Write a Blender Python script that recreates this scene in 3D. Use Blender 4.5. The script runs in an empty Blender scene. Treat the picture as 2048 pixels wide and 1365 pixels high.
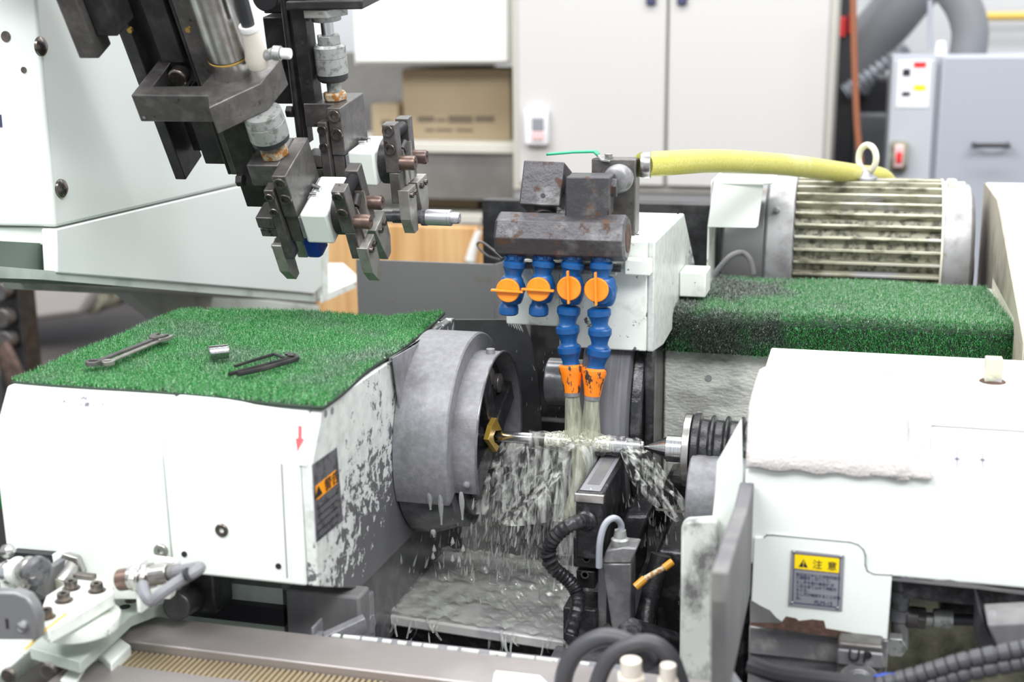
import bpy, bmesh, math, random
from mathutils import Vector, Matrix
import numpy as np
random.seed(7)
rng = np.random.default_rng(7)
SC = bpy.context.scene
COL = SC.collection

# ---------------------------------------------------------------- camera, world, lights, exposure
FPX = 2600.0
YAW, PITCH, ROLL = math.radians(15), math.radians(13), math.radians(-.5)
_f = Vector((-math.sin(YAW)*math.cos(PITCH), math.cos(YAW)*math.cos(PITCH), -math.sin(PITCH)))
_r0 = Vector((math.cos(YAW), math.sin(YAW), 0)); _u0 = _r0.cross(_f)
_c, _s = math.cos(ROLL), math.sin(ROLL)
_r = _c*_r0 + _s*_u0; _u = -_s*_r0 + _c*_u0
CAM = Vector((0.30224055, -1.40490832, 1.50131088))
cd = bpy.data.cameras.new('camera'); cam = bpy.data.objects.new('camera', cd); COL.objects.link(cam)
cam.matrix_world = Matrix(((_r.x, _u.x, -_f.x, CAM.x), (_r.y, _u.y, -_f.y, CAM.y), (_r.z, _u.z, -_f.z, CAM.z), (0, 0, 0, 1)))
cd.sensor_width = 36; cd.lens = FPX/2048*36; cd.clip_start = .05; cd.clip_end = 60
cd.dof.use_dof = True; cd.dof.focus_distance = 1.53; cd.dof.aperture_fstop = 3.6; cd.dof.aperture_blades = 7
SC.camera = cam

W = bpy.data.worlds.new('World'); SC.world = W; W.use_nodes = True
nt = W.node_tree; bg = nt.nodes['Background']
bg.inputs['Color'].default_value = (.93, .97, 1, 1); bg.inputs['Strength'].default_value = .55

def area(name, loc, size, power, target, col=(1, 1, 1)):
    l = bpy.data.lights.new(name, 'AREA'); l.shape = 'RECTANGLE'; l.size = size[0]; l.size_y = size[1]; l.energy = power; l.color = col
    o = bpy.data.objects.new(name, l); COL.objects.link(o); o.location = loc
    o.rotation_euler = (Vector(target)-Vector(loc)).to_track_quat('-Z', 'Y').to_euler(); return o
area('ceiling_lamp', (-1.6, -1.8, 3.6), (3.2, .5), 85, (-.1, 0, 1))
area('ceiling_lamp', (1.6, -1.8, 3.6), (3.2, .5), 85, (.1, 0, 1))
area('ceiling_lamp', (0, .6, 3.8), (4.0, .5), 70, (0, .4, 1))
area('ceiling_lamp', (0, 2.2, 3.8), (4.5, .6), 60, (0, 2.6, 1))
SC.view_settings.view_transform = 'Standard'; SC.view_settings.look = 'None'
SC.view_settings.exposure = .4; SC.view_settings.gamma = 1; SC.view_settings.use_curve_mapping = False
SC.cycles.max_bounces = 8; SC.cycles.transparent_max_bounces = 24; SC.cycles.caustics_reflective = False; SC.cycles.caustics_refractive = False

# ---------------------------------------------------------------- where a sight line meets a plane of the machine
def ray(px, py):
    return _f + (px-1024)/FPX*_r - (py-682.5)/FPX*_u
def P(px, py, X=None, Y=None, Z=None):
    d = ray(px, py)
    for i, v in enumerate((X, Y, Z)):
        if v is not None:
            return CAM + d*((v-CAM[i])/d[i])
class Fr:
    """frame of a loader arm: x along the machine, b back, u up along the arm"""
    def __init__(s, O, deg):
        t = math.radians(deg); s.O = Vector(O); s.X = Vector((1, 0, 0))
        s.B = Vector((0, math.cos(t), math.sin(t))); s.U = Vector((0, -math.sin(t), math.cos(t)))
    def __call__(s, p): return s.O + s.X*p[0] + s.B*p[1] + s.U*p[2]
    def at(s, px, py, **k):
        for a, v in k.items(): n = {'x': s.X, 'b': s.B, 'u': s.U}[a]
        d = ray(px, py); p = CAM + d*((v-(CAM-s.O).dot(n))/d.dot(n)) - s.O
        return (p.dot(s.X), p.dot(s.B), p.dot(s.U))

# ---------------------------------------------------------------- objects
WL = {}
def finish(o, parent, props):
    COL.objects.link(o)
    if parent is not None: o.parent = parent
    for k, v in props.items():
        if v is not None: o[k] = v
    return o
def thing(name, label, cat, loc, group=None):
    o = bpy.data.objects.new(name, None); o.empty_display_size = .02; o.location = loc
    WL[o.name] = Vector(loc)
    return finish(o, None, dict(label=label, category=cat, group=group))
def copy_tree(src, loc_off, label, parent=None, group=None):
    c = src.copy(); COL.objects.link(c)
    if parent is None:
        c.location = src.location + Vector(loc_off); c['label'] = label
        if group: c['group'] = group
        WL[c.name] = Vector(c.location)
    else: c.parent = parent
    for ch in src.children: copy_tree(ch, None, None, c)
    return c

class MB:
    def __init__(s, fr=None): s.v = []; s.f = []; s.fr = fr
    def add(s, vs, fs):
        n = len(s.v); s.v += [Vector(s.fr(p)) if s.fr else Vector(p) for p in vs]; s.f += [[i+n for i in f] for f in fs]; return s
    def box(s, x0, x1, y0, y1, z0, z1):
        vs = [(x, y, z) for x in (x0, x1) for y in (y0, y1) for z in (z0, z1)]
        return s.add(vs, [(0, 1, 3, 2), (4, 6, 7, 5), (0, 4, 5, 1), (2, 3, 7, 6), (0, 2, 6, 4), (1, 5, 7, 3)])
    def obox(s, c, ax, ay, az, h):
        c = Vector(c); ax, ay, az = [Vector(a).normalized() for a in (ax, ay, az)]
        vs = [c+ax*i*h[0]+ay*j*h[1]+az*k*h[2] for i in (-1, 1) for j in (-1, 1) for k in (-1, 1)]
        return s.add(vs, [(0, 1, 3, 2), (4, 6, 7, 5), (0, 4, 5, 1), (2, 3, 7, 6), (0, 2, 6, 4), (1, 5, 7, 3)])
    def prism(s, pts, off):
        pts = [Vector(p) for p in pts]; off = Vector(off); n = len(pts)
        return s.add(pts+[p+off for p in pts], [list(range(n))[::-1], list(range(n, 2*n))]+[(i, (i+1) % n, n+(i+1) % n, n+i) for i in range(n)])
    def lathe(s, prof, p0, axis, n=32, caps=True, arc=None):
        p0 = Vector(p0); a = Vector(axis).normalized(); e1 = a.orthogonal().normalized()
        if arc: e1 = Vector(arc[2]).normalized()
        e2 = a.cross(e1); full = arc is None
        m = n if full else n+1; vs = []
        for t, r in prof:
            for i in range(m):
                th = 2*math.pi*i/n if full else arc[0]+(arc[1]-arc[0])*i/n
                vs.append(p0+a*t+(e1*math.cos(th)+e2*math.sin(th))*r)
        fs = []
        for k in range(len(prof)-1):
            for i in range(n):
                j = (i+1) % m if full else i+1
                fs.append((k*m+i, k*m+j, (k+1)*m+j, (k+1)*m+i))
        if caps and full: fs += [list(range(m))[::-1], list(range((len(prof)-1)*m, len(prof)*m))]
        return s.add(vs, fs)
    def cyl(s, p0, p1, r, r1=None, n=24):
        p0 = Vector(p0); p1 = Vector(p1); L = (p1-p0).length
        return s.lathe([(0, r), (L, r if r1 is None else r1)], p0, p1-p0, n)
    def tube(s, pts, r, n=10, sub=6, rs=None):
        pts = [Vector(p) for p in pts]
        if sub > 1 and len(pts) > 2:
            q = [pts[0]]+pts+[pts[-1]]; out = []
            for i in range(1, len(q)-2):
                for k in range(sub):
                    t = k/sub; a, b, c, d = q[i-1], q[i], q[i+1], q[i+2]
                    out.append(.5*((2*b)+(c-a)*t+(2*a-5*b+4*c-d)*t*t+(3*b-a-3*c+d)*t**3))
            pts = out+[pts[-1]]
        if rs is None: rs = lambda t: r
        vs = []; prev = None
        for i, p in enumerate(pts):
            d = (pts[min(i+1, len(pts)-1)]-pts[max(i-1, 0)]).normalized()
            e = d.orthogonal().normalized() if prev is None else (prev-d*prev.dot(d)).normalized()
            prev = e; e2 = d.cross(e); R = rs(i/(len(pts)-1))
            vs += [p+(e*math.cos(2*math.pi*k/n)+e2*math.sin(2*math.pi*k/n))*R for k in range(n)]
        fs = [(i*n+k, i*n+(k+1) % n, (i+1)*n+(k+1) % n, (i+1)*n+k) for i in range(len(pts)-1) for k in range(n)]
        fs += [list(range(n))[::-1], list(range((len(pts)-1)*n, len(pts)*n))]
        return s.add(vs, fs)
    def grid(s, fn, nu, nv, close=False):
        vs = [fn(i/nu, j/nv) for i in range(nu+1) for j in range(nv+1)]
        return s.add(vs, [(i*(nv+1)+j, (i+1)*(nv+1)+j, (i+1)*(nv+1)+j+1, i*(nv+1)+j+1) for i in range(nu) for j in range(nv)])
    def build(s, name, mat, parent=None, bevel=0, seg=2, ang=35, flat=False, label=None, cat=None, group=None, kind=None, mods=None):
        me = bpy.data.meshes.new(name)
        off = Vector((0, 0, 0))
        if parent is not None:
            off = WL[parent.name]
        elif s.v and kind != 'structure':
            lo = Vector([min(p[i] for p in s.v) for i in range(3)]); hi = Vector([max(p[i] for p in s.v) for i in range(3)])
            off = Vector(((lo.x+hi.x)/2, (lo.y+hi.y)/2, lo.z))
        me.from_pydata([tuple(p-off) for p in s.v], [], s.f); me.validate()
        bm = bmesh.new(); bm.from_mesh(me); bmesh.ops.recalc_face_normals(bm, faces=bm.faces); bm.to_mesh(me); bm.free()
        if not flat:
            me.shade_smooth(); me.set_sharp_from_angle(angle=math.radians(ang))
        me.materials.append(mat)
        o = bpy.data.objects.new(name, me)
        if parent is None: o.location = off
        finish(o, parent, dict(label=label, category=cat, group=group, kind=kind))
        WL[o.name] = off
        if bevel:
            m = o.modifiers.new('bevel', 'BEVEL'); m.width = bevel; m.segments = seg; m.limit_method = 'ANGLE'; m.angle_limit = math.radians(40); m.harden_normals = False
        return o

def socket_bolt(name, p, n, r, h, mat, parent, fr=None, hexr=.5):
    """cap screw: cylinder head with a hexagon socket"""
    n = Vector(n).normalized(); e1 = n.orthogonal().normalized(); e2 = n.cross(e1); p = Vector(p); N = 24
    def ring(f, t): return [p+n*t+(e1*math.cos(2*math.pi*i/N)+e2*math.sin(2*math.pi*i/N))*(f(i) if callable(f) else f) for i in range(N)]
    hx = lambda i: r*hexr*math.cos(math.pi/6)/math.cos(((2*math.pi*i/N) % (math.pi/3))-math.pi/6)
    rings = [ring(r, 0), ring(r, h*.8), ring(r*.92, h), ring(r*.8, h), ring(hx, h*.93), ring(hx, h*.12)]
    vs = sum(rings, []); fs = []
    for k in range(5):
        for i in range(N): fs.append((k*N+i, k*N+(i+1) % N, (k+1)*N+(i+1) % N, (k+1)*N+i))
    fs.append(list(range(5*N, 6*N))); fs.append(list(range(N))[::-1])
    m = MB(fr); m.add(vs, fs); return m.build(name, mat, parent, ang=30)
def hexa(m, p0, axis, r, h, ph=0):
    a = Vector(axis).normalized(); e1 = a.orthogonal().normalized(); e2 = a.cross(e1); p0 = Vector(p0)
    pts = [p0+(e1*math.cos(ph+math.pi/3*i)+e2*math.sin(ph+math.pi/3*i))*r for i in range(6)]
    return m.prism(pts, a*h)

# ---------------------------------------------------------------- materials
def new_mat(name):
    m = bpy.data.materials.new(name); m.use_nodes = True
    return m, m.node_tree.nodes, m.node_tree.links, m.node_tree.nodes['Principled BSDF']
def mat(name, col, rough=.5, metal=0, col2=None, scale=30, lo=.45, hi=.6, detail=8, bump=0, bscale=None, bdist=.001, rough2=None, stretch=(1, 1, 1), dist=0, spec=.5, col3=None, s3=8, lo3=.55, hi3=.65, sheen=0, sss=0, coat=0, metal2=None):
    m, N, L, b = new_mat(name)
    b.inputs['Base Color'].default_value = (*col, 1); b.inputs['Roughness'].default_value = rough; b.inputs['Metallic'].default_value = metal
    b.inputs['Specular IOR Level'].default_value = spec
    if coat: b.inputs['Coat Weight'].default_value = coat; b.inputs['Coat Roughness'].default_value = .1
    tc = N.new('ShaderNodeTexCoord'); mp = N.new('ShaderNodeMapping'); L.new(tc.outputs['Object'], mp.inputs['Vector']); mp.inputs['Scale'].default_value = stretch
    def noise(sc, dt=detail, ds=dist):
        n = N.new('ShaderNodeTexNoise'); n.inputs['Scale'].default_value = sc; n.inputs['Detail'].default_value = dt; n.inputs['Distortion'].default_value = ds; n.inputs['Roughness'].default_value = .6
        L.new(mp.outputs[0], n.inputs['Vector']); return n
    def ramp(src, a, c):
        r = N.new('ShaderNodeMapRange'); r.inputs['From Min'].default_value = a; r.inputs['From Max'].default_value = c; L.new(src, r.inputs['Value']); return r.outputs[0]
    cur = None
    if col2:
        k = ramp(noise(scale).outputs[0], lo, hi)
        mx = N.new('ShaderNodeMix'); mx.data_type = 'RGBA'; L.new(k, mx.inputs[0]); mx.inputs[6].default_value = (*col, 1); mx.inputs[7].default_value = (*col2, 1); cur = mx.outputs[2]
        if rough2 is not None:
            rr = N.new('ShaderNodeMapRange'); L.new(k, rr.inputs['Value']); rr.inputs['To Min'].default_value = rough; rr.inputs['To Max'].default_value = rough2; L.new(rr.outputs[0], b.inputs['Roughness'])
        if metal2 is not None:
            rr = N.new('ShaderNodeMapRange'); L.new(k, rr.inputs['Value']); rr.inputs['To Min'].default_value = metal; rr.inputs['To Max'].default_value = metal2; L.new(rr.outputs[0], b.inputs['Metallic'])
    if col3:
        k = ramp(noise(s3).outputs[0], lo3, hi3)
        mx = N.new('ShaderNodeMix'); mx.data_type = 'RGBA'; L.new(k, mx.inputs[0]); mx.inputs[7].default_value = (*col3, 1)
        if cur is not None: L.new(cur, mx.inputs[6])
        else: mx.inputs[6].default_value = (*col, 1)
        cur = mx.outputs[2]
    if cur is not None: L.new(cur, b.inputs['Base Color'])
    if bump:
        bn = N.new('ShaderNodeBump'); bn.inputs['Strength'].default_value = bump; bn.inputs['Distance'].default_value = bdist
        L.new(noise(bscale or scale).outputs[0], bn.inputs['Height']); L.new(bn.outputs[0], b.inputs['Normal'])
    return m
M = {}
M['white'] = mat('white_enamel', (.86, .9, .865), .3, col2=(.8, .85, .8), scale=6, lo=.4, hi=.8, bump=.05, bscale=300)
M['white_old'] = mat('worn_white_enamel', (.82, .86, .81), .4, col2=(.12, .12, .12), scale=60, lo=.63, hi=.67, bump=.15, bscale=200, col3=(.6, .62, .56), s3=25, lo3=.55, hi3=.7)
M['white_oily'] = mat('oily_white_enamel', (.74, .78, .73), .25, col2=(.1, .1, .1), scale=38, lo=.56, hi=.72, bump=.2, bscale=150)
M['mint'] = mat('pale_green_enamel', (.56, .62, .57), .4, col2=(.36, .41, .38), scale=12, lo=.5, hi=.7)
M['mint_dark'] = mat('dark_sage_enamel', (.14, .18, .155), .5)
M['black'] = mat('blackened_steel', (.03, .028, .029), .38, .3, col2=(.065, .06, .06), scale=45, lo=.45, hi=.7, bump=.1, bscale=400)
M['black2'] = mat('gunmetal_oxide', (.115, .108, .105), .34, .5, col2=(.22, .205, .2), scale=50, lo=.45, hi=.75, bump=.15, bscale=500, col3=(.05, .022, .014), s3=70, lo3=.62, hi3=.7)
M['rusty'] = mat('rust_blotched_iron', (.075, .072, .078), .38, .45, col2=(.085, .045, .03), scale=60, lo=.57, hi=.64, rough2=.85, metal2=0, bump=.6, bscale=90, bdist=.002, col3=(.2, .2, .2), s3=18, lo3=.56, hi3=.7)
M['bolt'] = mat('oxide_bolt_steel', (.13, .12, .115), .28, .85, col2=(.2, .165, .145), scale=90)
M['steel'] = mat('brushed_steel', (.55, .54, .53), .28, 1, col2=(.42, .4, .38), scale=40)
M['chrome'] = mat('ground_steel', (.8, .8, .81), .2, 1, stretch=(300, 1, 1), col2=(.6, .6, .62), scale=2)
M['finger'] = mat('tool_steel', (.42, .41, .385), .4, .6, col2=(.33, .31, .285), scale=60)
M['zinc'] = mat('zinc_cast', (.45, .46, .45), .42, .5, col2=(.24, .26, .24), scale=110, lo=.5, hi=.6, bump=.3, bscale=250)
M['rustnut'] = mat('rusted_zinc', (.5, .44, .32), .7, .2, col2=(.4, .17, .04), scale=180, lo=.48, hi=.56, bump=.6, bscale=200)
M['copper'] = mat('bronzed_pin', (.2, .135, .11), .36, .7, col2=(.12, .085, .075), scale=60)
M['gray'] = mat('grey_machine_paint', (.2, .2, .215), .42, .1, col2=(.27, .27, .29), scale=140, lo=.4, hi=.7, bump=.35, bscale=260, col3=(.15, .15, .16), s3=15)
M['graywet'] = mat('wet_grey_steel', (.13, .13, .14), .22, .3, col2=(.2, .2, .21), scale=30, bump=.35, bscale=120)
M['darkwet'] = mat('wet_black_iron', (.03, .03, .033), .16, .35, col2=(.1, .1, .105), scale=55, lo=.5, hi=.7, bump=.7, bscale=90, bdist=.002)
M['sheet'] = mat('grey_sheet_steel', (.23, .23, .235), .34, .35, col2=(.2, .14, .08), scale=13, lo=.62, hi=.74, bump=.05, bscale=60)
M['pit'] = mat('oily_sump_black', (.012, .012, .014), .42, col2=(.04, .04, .042), scale=25, bump=.5, bscale=60, bdist=.003)
M['blue'] = mat('blue_acetal', (.006, .075, .25), .36, col2=(.012, .1, .3), scale=30, bump=.08, bscale=100, col3=(.2, .24, .28), s3=45, lo3=.66, hi3=.76)
M['orange'] = mat('orange_acetal', (1, .31, .025), .32, col2=(1, .27, .01), scale=30)
M['orange_dirty'] = mat('grimy_orange_acetal', (.95, .24, .015), .35, col2=(.05, .04, .035), scale=95, lo=.54, hi=.58, stretch=(1, 1, .5), bump=.1, bscale=100)
M['yellow_hose'] = mat('yellow_braided_pvc', (.5, .46, .09), .3, col2=(.6, .56, .16), scale=400, lo=.4, hi=.6, bump=.15, bscale=500, col3=(.8, .77, .42), s3=9, lo3=.55, hi3=.75)
M['green_paint'] = mat('green_enamel', (.02, .36, .2), .3)
M['cream_crackle'] = mat('crackled_cream_paint', (.7, .71, .66), .38, col2=(.24, .24, .23), scale=11, lo=.46, hi=.68, bump=1, bscale=130, bdist=.002, stretch=(1, 1, 2.2), col3=(.65, .66, .62), s3=40, lo3=.66, hi3=.7)
M['alu'] = mat('cast_aluminium_dirty', (.42, .42, .44), .45, .35, col2=(.27, .26, .26), scale=40, lo=.45, hi=.7, col3=(.3, .26, .19), s3=60, lo3=.63, hi3=.72, bump=.15, bscale=200)
M['fin'] = mat('grimy_motor_fins', (.5, .49, .38), .5, .3, col2=(.14, .13, .09), scale=55, lo=.45, hi=.65, stretch=(.5, 1, 1), col3=(.5, .5, .52), s3=20, lo3=.52, hi3=.62)
M['finlow'] = mat('grease_in_motor_fins', (.4, .39, .3), .6, .1, col2=(.1, .1, .08), scale=90, lo=.45, hi=.6, bump=.8, bscale=150, bdist=.002)
M['cream_metal'] = mat('cream_enamel', (.68, .66, .55), .4, col2=(.4, .34, .24), scale=70, lo=.6, hi=.7)
M['towel'] = mat('white_terry', (.63, .6, .585), .95, col2=(.56, .52, .5), scale=14, lo=.5, hi=.75, bump=1, bscale=330, bdist=.004, col3=(.6, .46, .36), s3=13, lo3=.66, hi3=.78)
M['rubber'] = mat('grey_rubber_sheet', (.13, .128, .14), .6, col2=(.2, .195, .185), scale=30, lo=.4, hi=.7, stretch=(1, 1, .25), bump=.2, bscale=100)
M['cable'] = mat('black_cable_sheath', (.03, .03, .035), .4, bump=.1, bscale=200)
M['graycable'] = mat('grey_cable_sheath', (.22, .22, .24), .45)
M['cab_beige'] = mat('beige_cabinet_enamel', (.57, .555, .54), .45)
M['cab_trim'] = mat('beige_cabinet_frame', (.6, .58, .52), .45)
M['cab_plinth'] = mat('grey_plinth', (.33, .33, .34), .5)
M['cab_white'] = mat('white_wall_cabinet_enamel', (.86, .86, .83), .4)
M['card'] = mat('brown_cardboard', (.33, .26, .17), .85, col2=(.31, .24, .15), scale=5)
M['print'] = mat('faded_black_print', (.13, .1, .07), .8)
M['inox'] = mat('dull_stainless', (.3, .29, .27), .38, .6, col2=(.22, .21, .2), scale=3)
M['wood'] = mat('pine_board', (.74, .47, .22), .6, col2=(.5, .25, .08), scale=2.5, lo=.35, hi=.65, stretch=(8, 1, .6))
M['collector'] = mat('grey_blue_cabinet_enamel', (.36, .38, .43), .45)
M['collector_l'] = mat('light_grey_cabinet_enamel', (.45, .47, .51), .45)
M['duct'] = mat('grey_duct_hose', (.19, .195, .21), .5)
M['white_gloss'] = mat('glossy_white_enamel', (.8, .84, .81), .16, spec=.7)
M['mottled'] = mat('scuffed_cream_plate', (.7, .73, .68), .38, col2=(.17, .17, .17), scale=26, lo=.46, hi=.62, bump=.2, bscale=120, stretch=(1, 1, .7))
M['chute'] = mat('wet_chute_steel', (.6, .6, .58), .3, .1, col2=(.42, .41, .43), scale=14)
M['darkcable'] = mat('dark_grey_cable', (.06, .06, .068), .45, bump=.15, bscale=150)
M['wall'] = mat('grey_white_wall_paint', (.55, .56, .58), .7)
M['wall_yellow'] = mat('yellow_pipe_paint', (.75, .5, .1), .5)
M['floor'] = mat('dark_workshop_floor', (.06, .055, .055), .5, col2=(.09, .08, .075), scale=3)
M['pipe_cu'] = mat('copper_pipe', (.33, .12, .06), .45, .3)
M['red'] = mat('red_plastic', (.7, .03, .03), .4)
M['pink'] = mat('faded_pink_plastic', (.8, .5, .5), .5)
M['redarrow'] = mat('red_ink', (.85, .04, .05), .4)
M['label'] = mat('white_label_film', (.8, .8, .83), .35)
M['labelgray'] = mat('silver_label_film', (.3, .3, .33), .35, .2)
M['labeldark'] = mat('stained_silver_label', (.14, .14, .15), .4, .2, col2=(.07, .07, .075), scale=110, lo=.5, hi=.6)
M['safety_yellow'] = mat('safety_yellow_ink', (1, .72, 0), .35)
M['safety_orange'] = mat('safety_orange_ink', (1, .36, .0), .35)
M['ink'] = mat('black_ink', (.015, .012, .02), .5)
M['inkblue'] = mat('blue_black_ink', (.05, .05, .12), .5)
M['bluetape'] = mat('blue_plastic_cap', (.015, .06, .42), .3)
M['greenish'] = mat('coolant_stained_steel', (.2, .21, .15), .3, .7, col2=(.42, .46, .14), scale=60, lo=.5, hi=.62)
M['gold'] = mat('gold_ring', (.7, .45, .12), .3, .9)
M['yellow_metal'] = mat('yellow_driver_plate', (.62, .4, .07), .3, .6)
M['elbow'] = mat('cream_plastic', (.72, .66, .58), .4)
M['knob'] = mat('white_plastic', (.85, .85, .82), .35)
M['wheel'] = mat('grinding_wheel_grit', (.12, .12, .135), .45, col2=(.17, .17, .19), scale=3, stretch=(60, 1, 1))
M['slat'] = mat('tan_conveyor_slat', (.34, .27, .17), .5, .2)
M['slatdark'] = mat('dark_conveyor_link', (.06, .055, .05), .5, .3)
M['railsteel'] = mat('warm_grey_rail_steel', (.34, .31, .3), .36, .45, col2=(.42, .39, .39), scale=5)
M['moss'] = mat('grimy_olive_casting', (.33, .32, .24), .6, col2=(.05, .05, .03), scale=14, lo=.45, hi=.65, bump=.6, bscale=50, bdist=.003)
M['graygrime'] = mat('scuffed_grey_steel', (.22, .22, .23), .4, .4, col2=(.36, .36, .35), scale=45, lo=.5, hi=.65)
M['rustflake'] = mat('flaking_rust', (.085, .048, .035), .85, col2=(.13, .075, .055), scale=150, bump=.8, bscale=200)
M['orange_wire'] = mat('amber_wire', (.6, .28, .03), .4)
# ---------------------------------------------------------------- the room
def struct(name, m, mt): o = m.build(name, mt, None, kind='structure'); return o
struct('floor', MB().box(-5, 4, -3, 3.5, -.02, 0), M['floor'])
struct('wall_back', MB().box(-5, 4, 3.4, 3.5, 0, 3.9), M['wall'])
def rect(m, a, b, Y, d):
    """box whose front face spans picture corners a..b on the plane Y, d deep"""
    p = P(*a, Y=Y); q = P(*b, Y=Y); m.box(min(p.x, q.x), max(p.x, q.x), Y, Y+d, min(p.z, q.z), max(p.z, q.z)); return m
def xat(px, py, Y): return P(px, py, Y=Y).x
def zat(px, py, Y): return P(px, py, Y=Y).z

# beige two-door cabinet
Y = 1.93
xl, xm, xr = xat(1036, 200, Y), xat(1333, 200, Y), xat(1652, 200, Y); zb = zat(1300, 372, Y); xt = xat(1668, 60, Y)
t = thing('storage_cabinet', 'tall beige two-door cabinet against the back of the workshop, with a grey plinth', 'cabinet', ((xl+xr)/2, Y, 0))
MB().box(xl-.02, xt+.005, Y+.02, Y+.45, zb-.02, 2.05).build('body', M['cab_trim'], t, .004)
MB().box(xl, xm-.003, Y-.002, Y+.018, zb, 2.04).build('door', M['cab_beige'], t, .004)
MB().box(xm+.003, xr, Y-.002, Y+.018, zb, 2.04).build('door', M['cab_beige'], t, .004)
for px in (1303, 1365):
    x = xat(px, 4, Y); MB().box(x-.012, x+.012, Y-.014, Y-.002, zat(px, 10, Y), zat(px, 10, Y)+.1).build('latch', M['inkblue'], t, .003)
zpl = zat(1350, 420, Y+.03)
MB().box(xl-.02, xt+.02, Y+.03, Y+.4, zpl, zb-.02).build('plinth', M['cab_plinth'], t)
MB().box(xl, xt, Y+.1, Y+.38, 0, zpl).build('stand', M['pit'], t)
# socket plate on its left door
a = P(1052, 217, Y=Y-.003); b = P(1100, 290, Y=Y-.003)
t = thing('wall_switch', 'small white switch box on the left door of the beige cabinet', 'switch', ((a.x+b.x)/2, Y-.003, b.z))
MB().box(a.x, b.x, Y-.03, Y-.003, b.z, a.z).build('case', M['label'], t, .006)
a = P(1064, 235, Y=Y-.03); b = P(1088, 262, Y=Y-.03); MB().box(a.x, b.x, Y-.034, Y-.029, b.z, a.z).build('rocker', M['labelgray'], t, .002)
a = P(1064, 264, Y=Y-.03); b = P(1088, 280, Y=Y-.03); MB().box(a.x, b.x, Y-.036, Y-.029, b.z, a.z).build('lamp_button', M['pink'], t, .002)

# white cabinet over the boxes
Y = 2.0
a = P(700, 0, Y=Y); b = P(1022, 128, Y=Y); zb = P(860, 130, Y=Y).z
t = thing('wall_cabinet', 'white cabinet hanging above the brown cartons left of the beige cabinet', 'cabinet', ((a.x+b.x)/2, Y+.2, zb))
MB().box(a.x, b.x-.002, Y+.015, Y+.4, zb, zb+.5).build('body', M['cab_white'], t, .004)
MB().box(a.x+.006, b.x-.008, Y, Y+.014, zb+.006, zb+.49).build('door', M['cab_white'], t, .006)
# cardboard cartons
Y = 2.1
def carton(a, b, Y, d, label, marks):
    p = P(*a, Y=Y); q = P(*b, Y=Y)
    t = thing('cardboard_box', label, 'box', ((p.x+q.x)/2, Y+d/2, q.z), 'brown cartons on the steel shelf')
    MB().box(p.x, q.x, Y, Y+d, q.z, p.z).build('carton', M['card'], t, .004)
    m = MB()
    for (u0, v0, u1, v1) in marks:
        p2 = P(u0, v0, Y=Y-.002); q2 = P(u1, v1, Y=Y-.002); m.box(p2.x, q2.x, Y-.0015, Y, q2.z, p2.z)
    if marks: m.build('print', M['print'], t)
    return t
carton((803, 138), (1022, 283), Y, .3, 'large brown carton with faded black print directly under the white hanging cabinet',
       [(835, 233, 868, 244), (872, 238, 892, 243), (896, 232, 945, 246), (950, 232, 988, 244), (850, 258, 868, 263), (872, 258, 905, 263), (912, 258, 945, 263)])
carton((742, 208), (797, 283), Y-.02, .3, 'small brown carton with one dark mark, left of the large printed carton', [(762, 240, 782, 252)])
p = P(700, 138, Y=Y+.33); q = P(800, 205, Y=Y+.33)
t = thing('sheet_metal', 'brownish grey sheet leaning behind the small carton under the hanging cabinet', 'panel', ((p.x+q.x)/2, Y+.34, q.z))
MB().box(p.x-.1, q.x+.3, Y+.33, Y+.36, q.z-.12, p.z+.05).build('sheet', M['inox'], t)
# steel shelf unit
Y = 2.0
x0 = xat(640, 300, Y); x1 = xat(1030, 300, Y); zt = zat(900, 284, Y)
t = thing('steel_bench', 'stainless bench with a pale front edge, carrying the brown cartons', 'bench', ((x0+x1)/2, Y+.25, 0))
z2 = zat(900, 306, Y)
MB().box(x0, x1, Y, Y+.5, z2, zt-.002).build('top', M['cab_trim'], t, .003)
z3 = zat(900, 400, Y); MB().box(x0, x1, Y+.02, Y+.05, z3, z2).build('apron', M['inox'], t)
for x in (x0+.03, x1-.03):
    for y in (Y+.06, Y+.46): MB().box(x-.02, x+.02, y-.02, y+.02, 0, z2).build('leg', M['inox'], t)
z4 = zat(900, 447, Y); z5 = zat(900, 428, Y)
MB().box(x0, x1, Y+.0, Y+.5, z4, z5).build('lower_shelf', M['cab_trim'], t, .003)
p = P(842, 396, Y=Y+.1); q = P(955, 428, Y=Y+.1)
t = thing('cardboard_box', 'flat brown carton lying on the lower shelf of the stainless bench', 'box', ((p.x+q.x)/2, Y+.2, z5), 'brown cartons on the steel shelf')
MB().box(p.x, q.x, Y+.1, Y+.3, z5+.001, p.z).build('carton', M['card'], t, .004)
# pine board
Y = 1.75
p = P(640, 446, Y=Y); q = P(1010, 650, Y=Y)
t = thing('pine_board', 'orange-brown pine board standing upright behind the grey splash sheet', 'board', ((p.x+q.x)/2, Y+.02, 0))
MB().box(p.x-.02, q.x+.25, Y, Y+.03, 0, p.z).build('board', M['wood'], t, .003)
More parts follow.
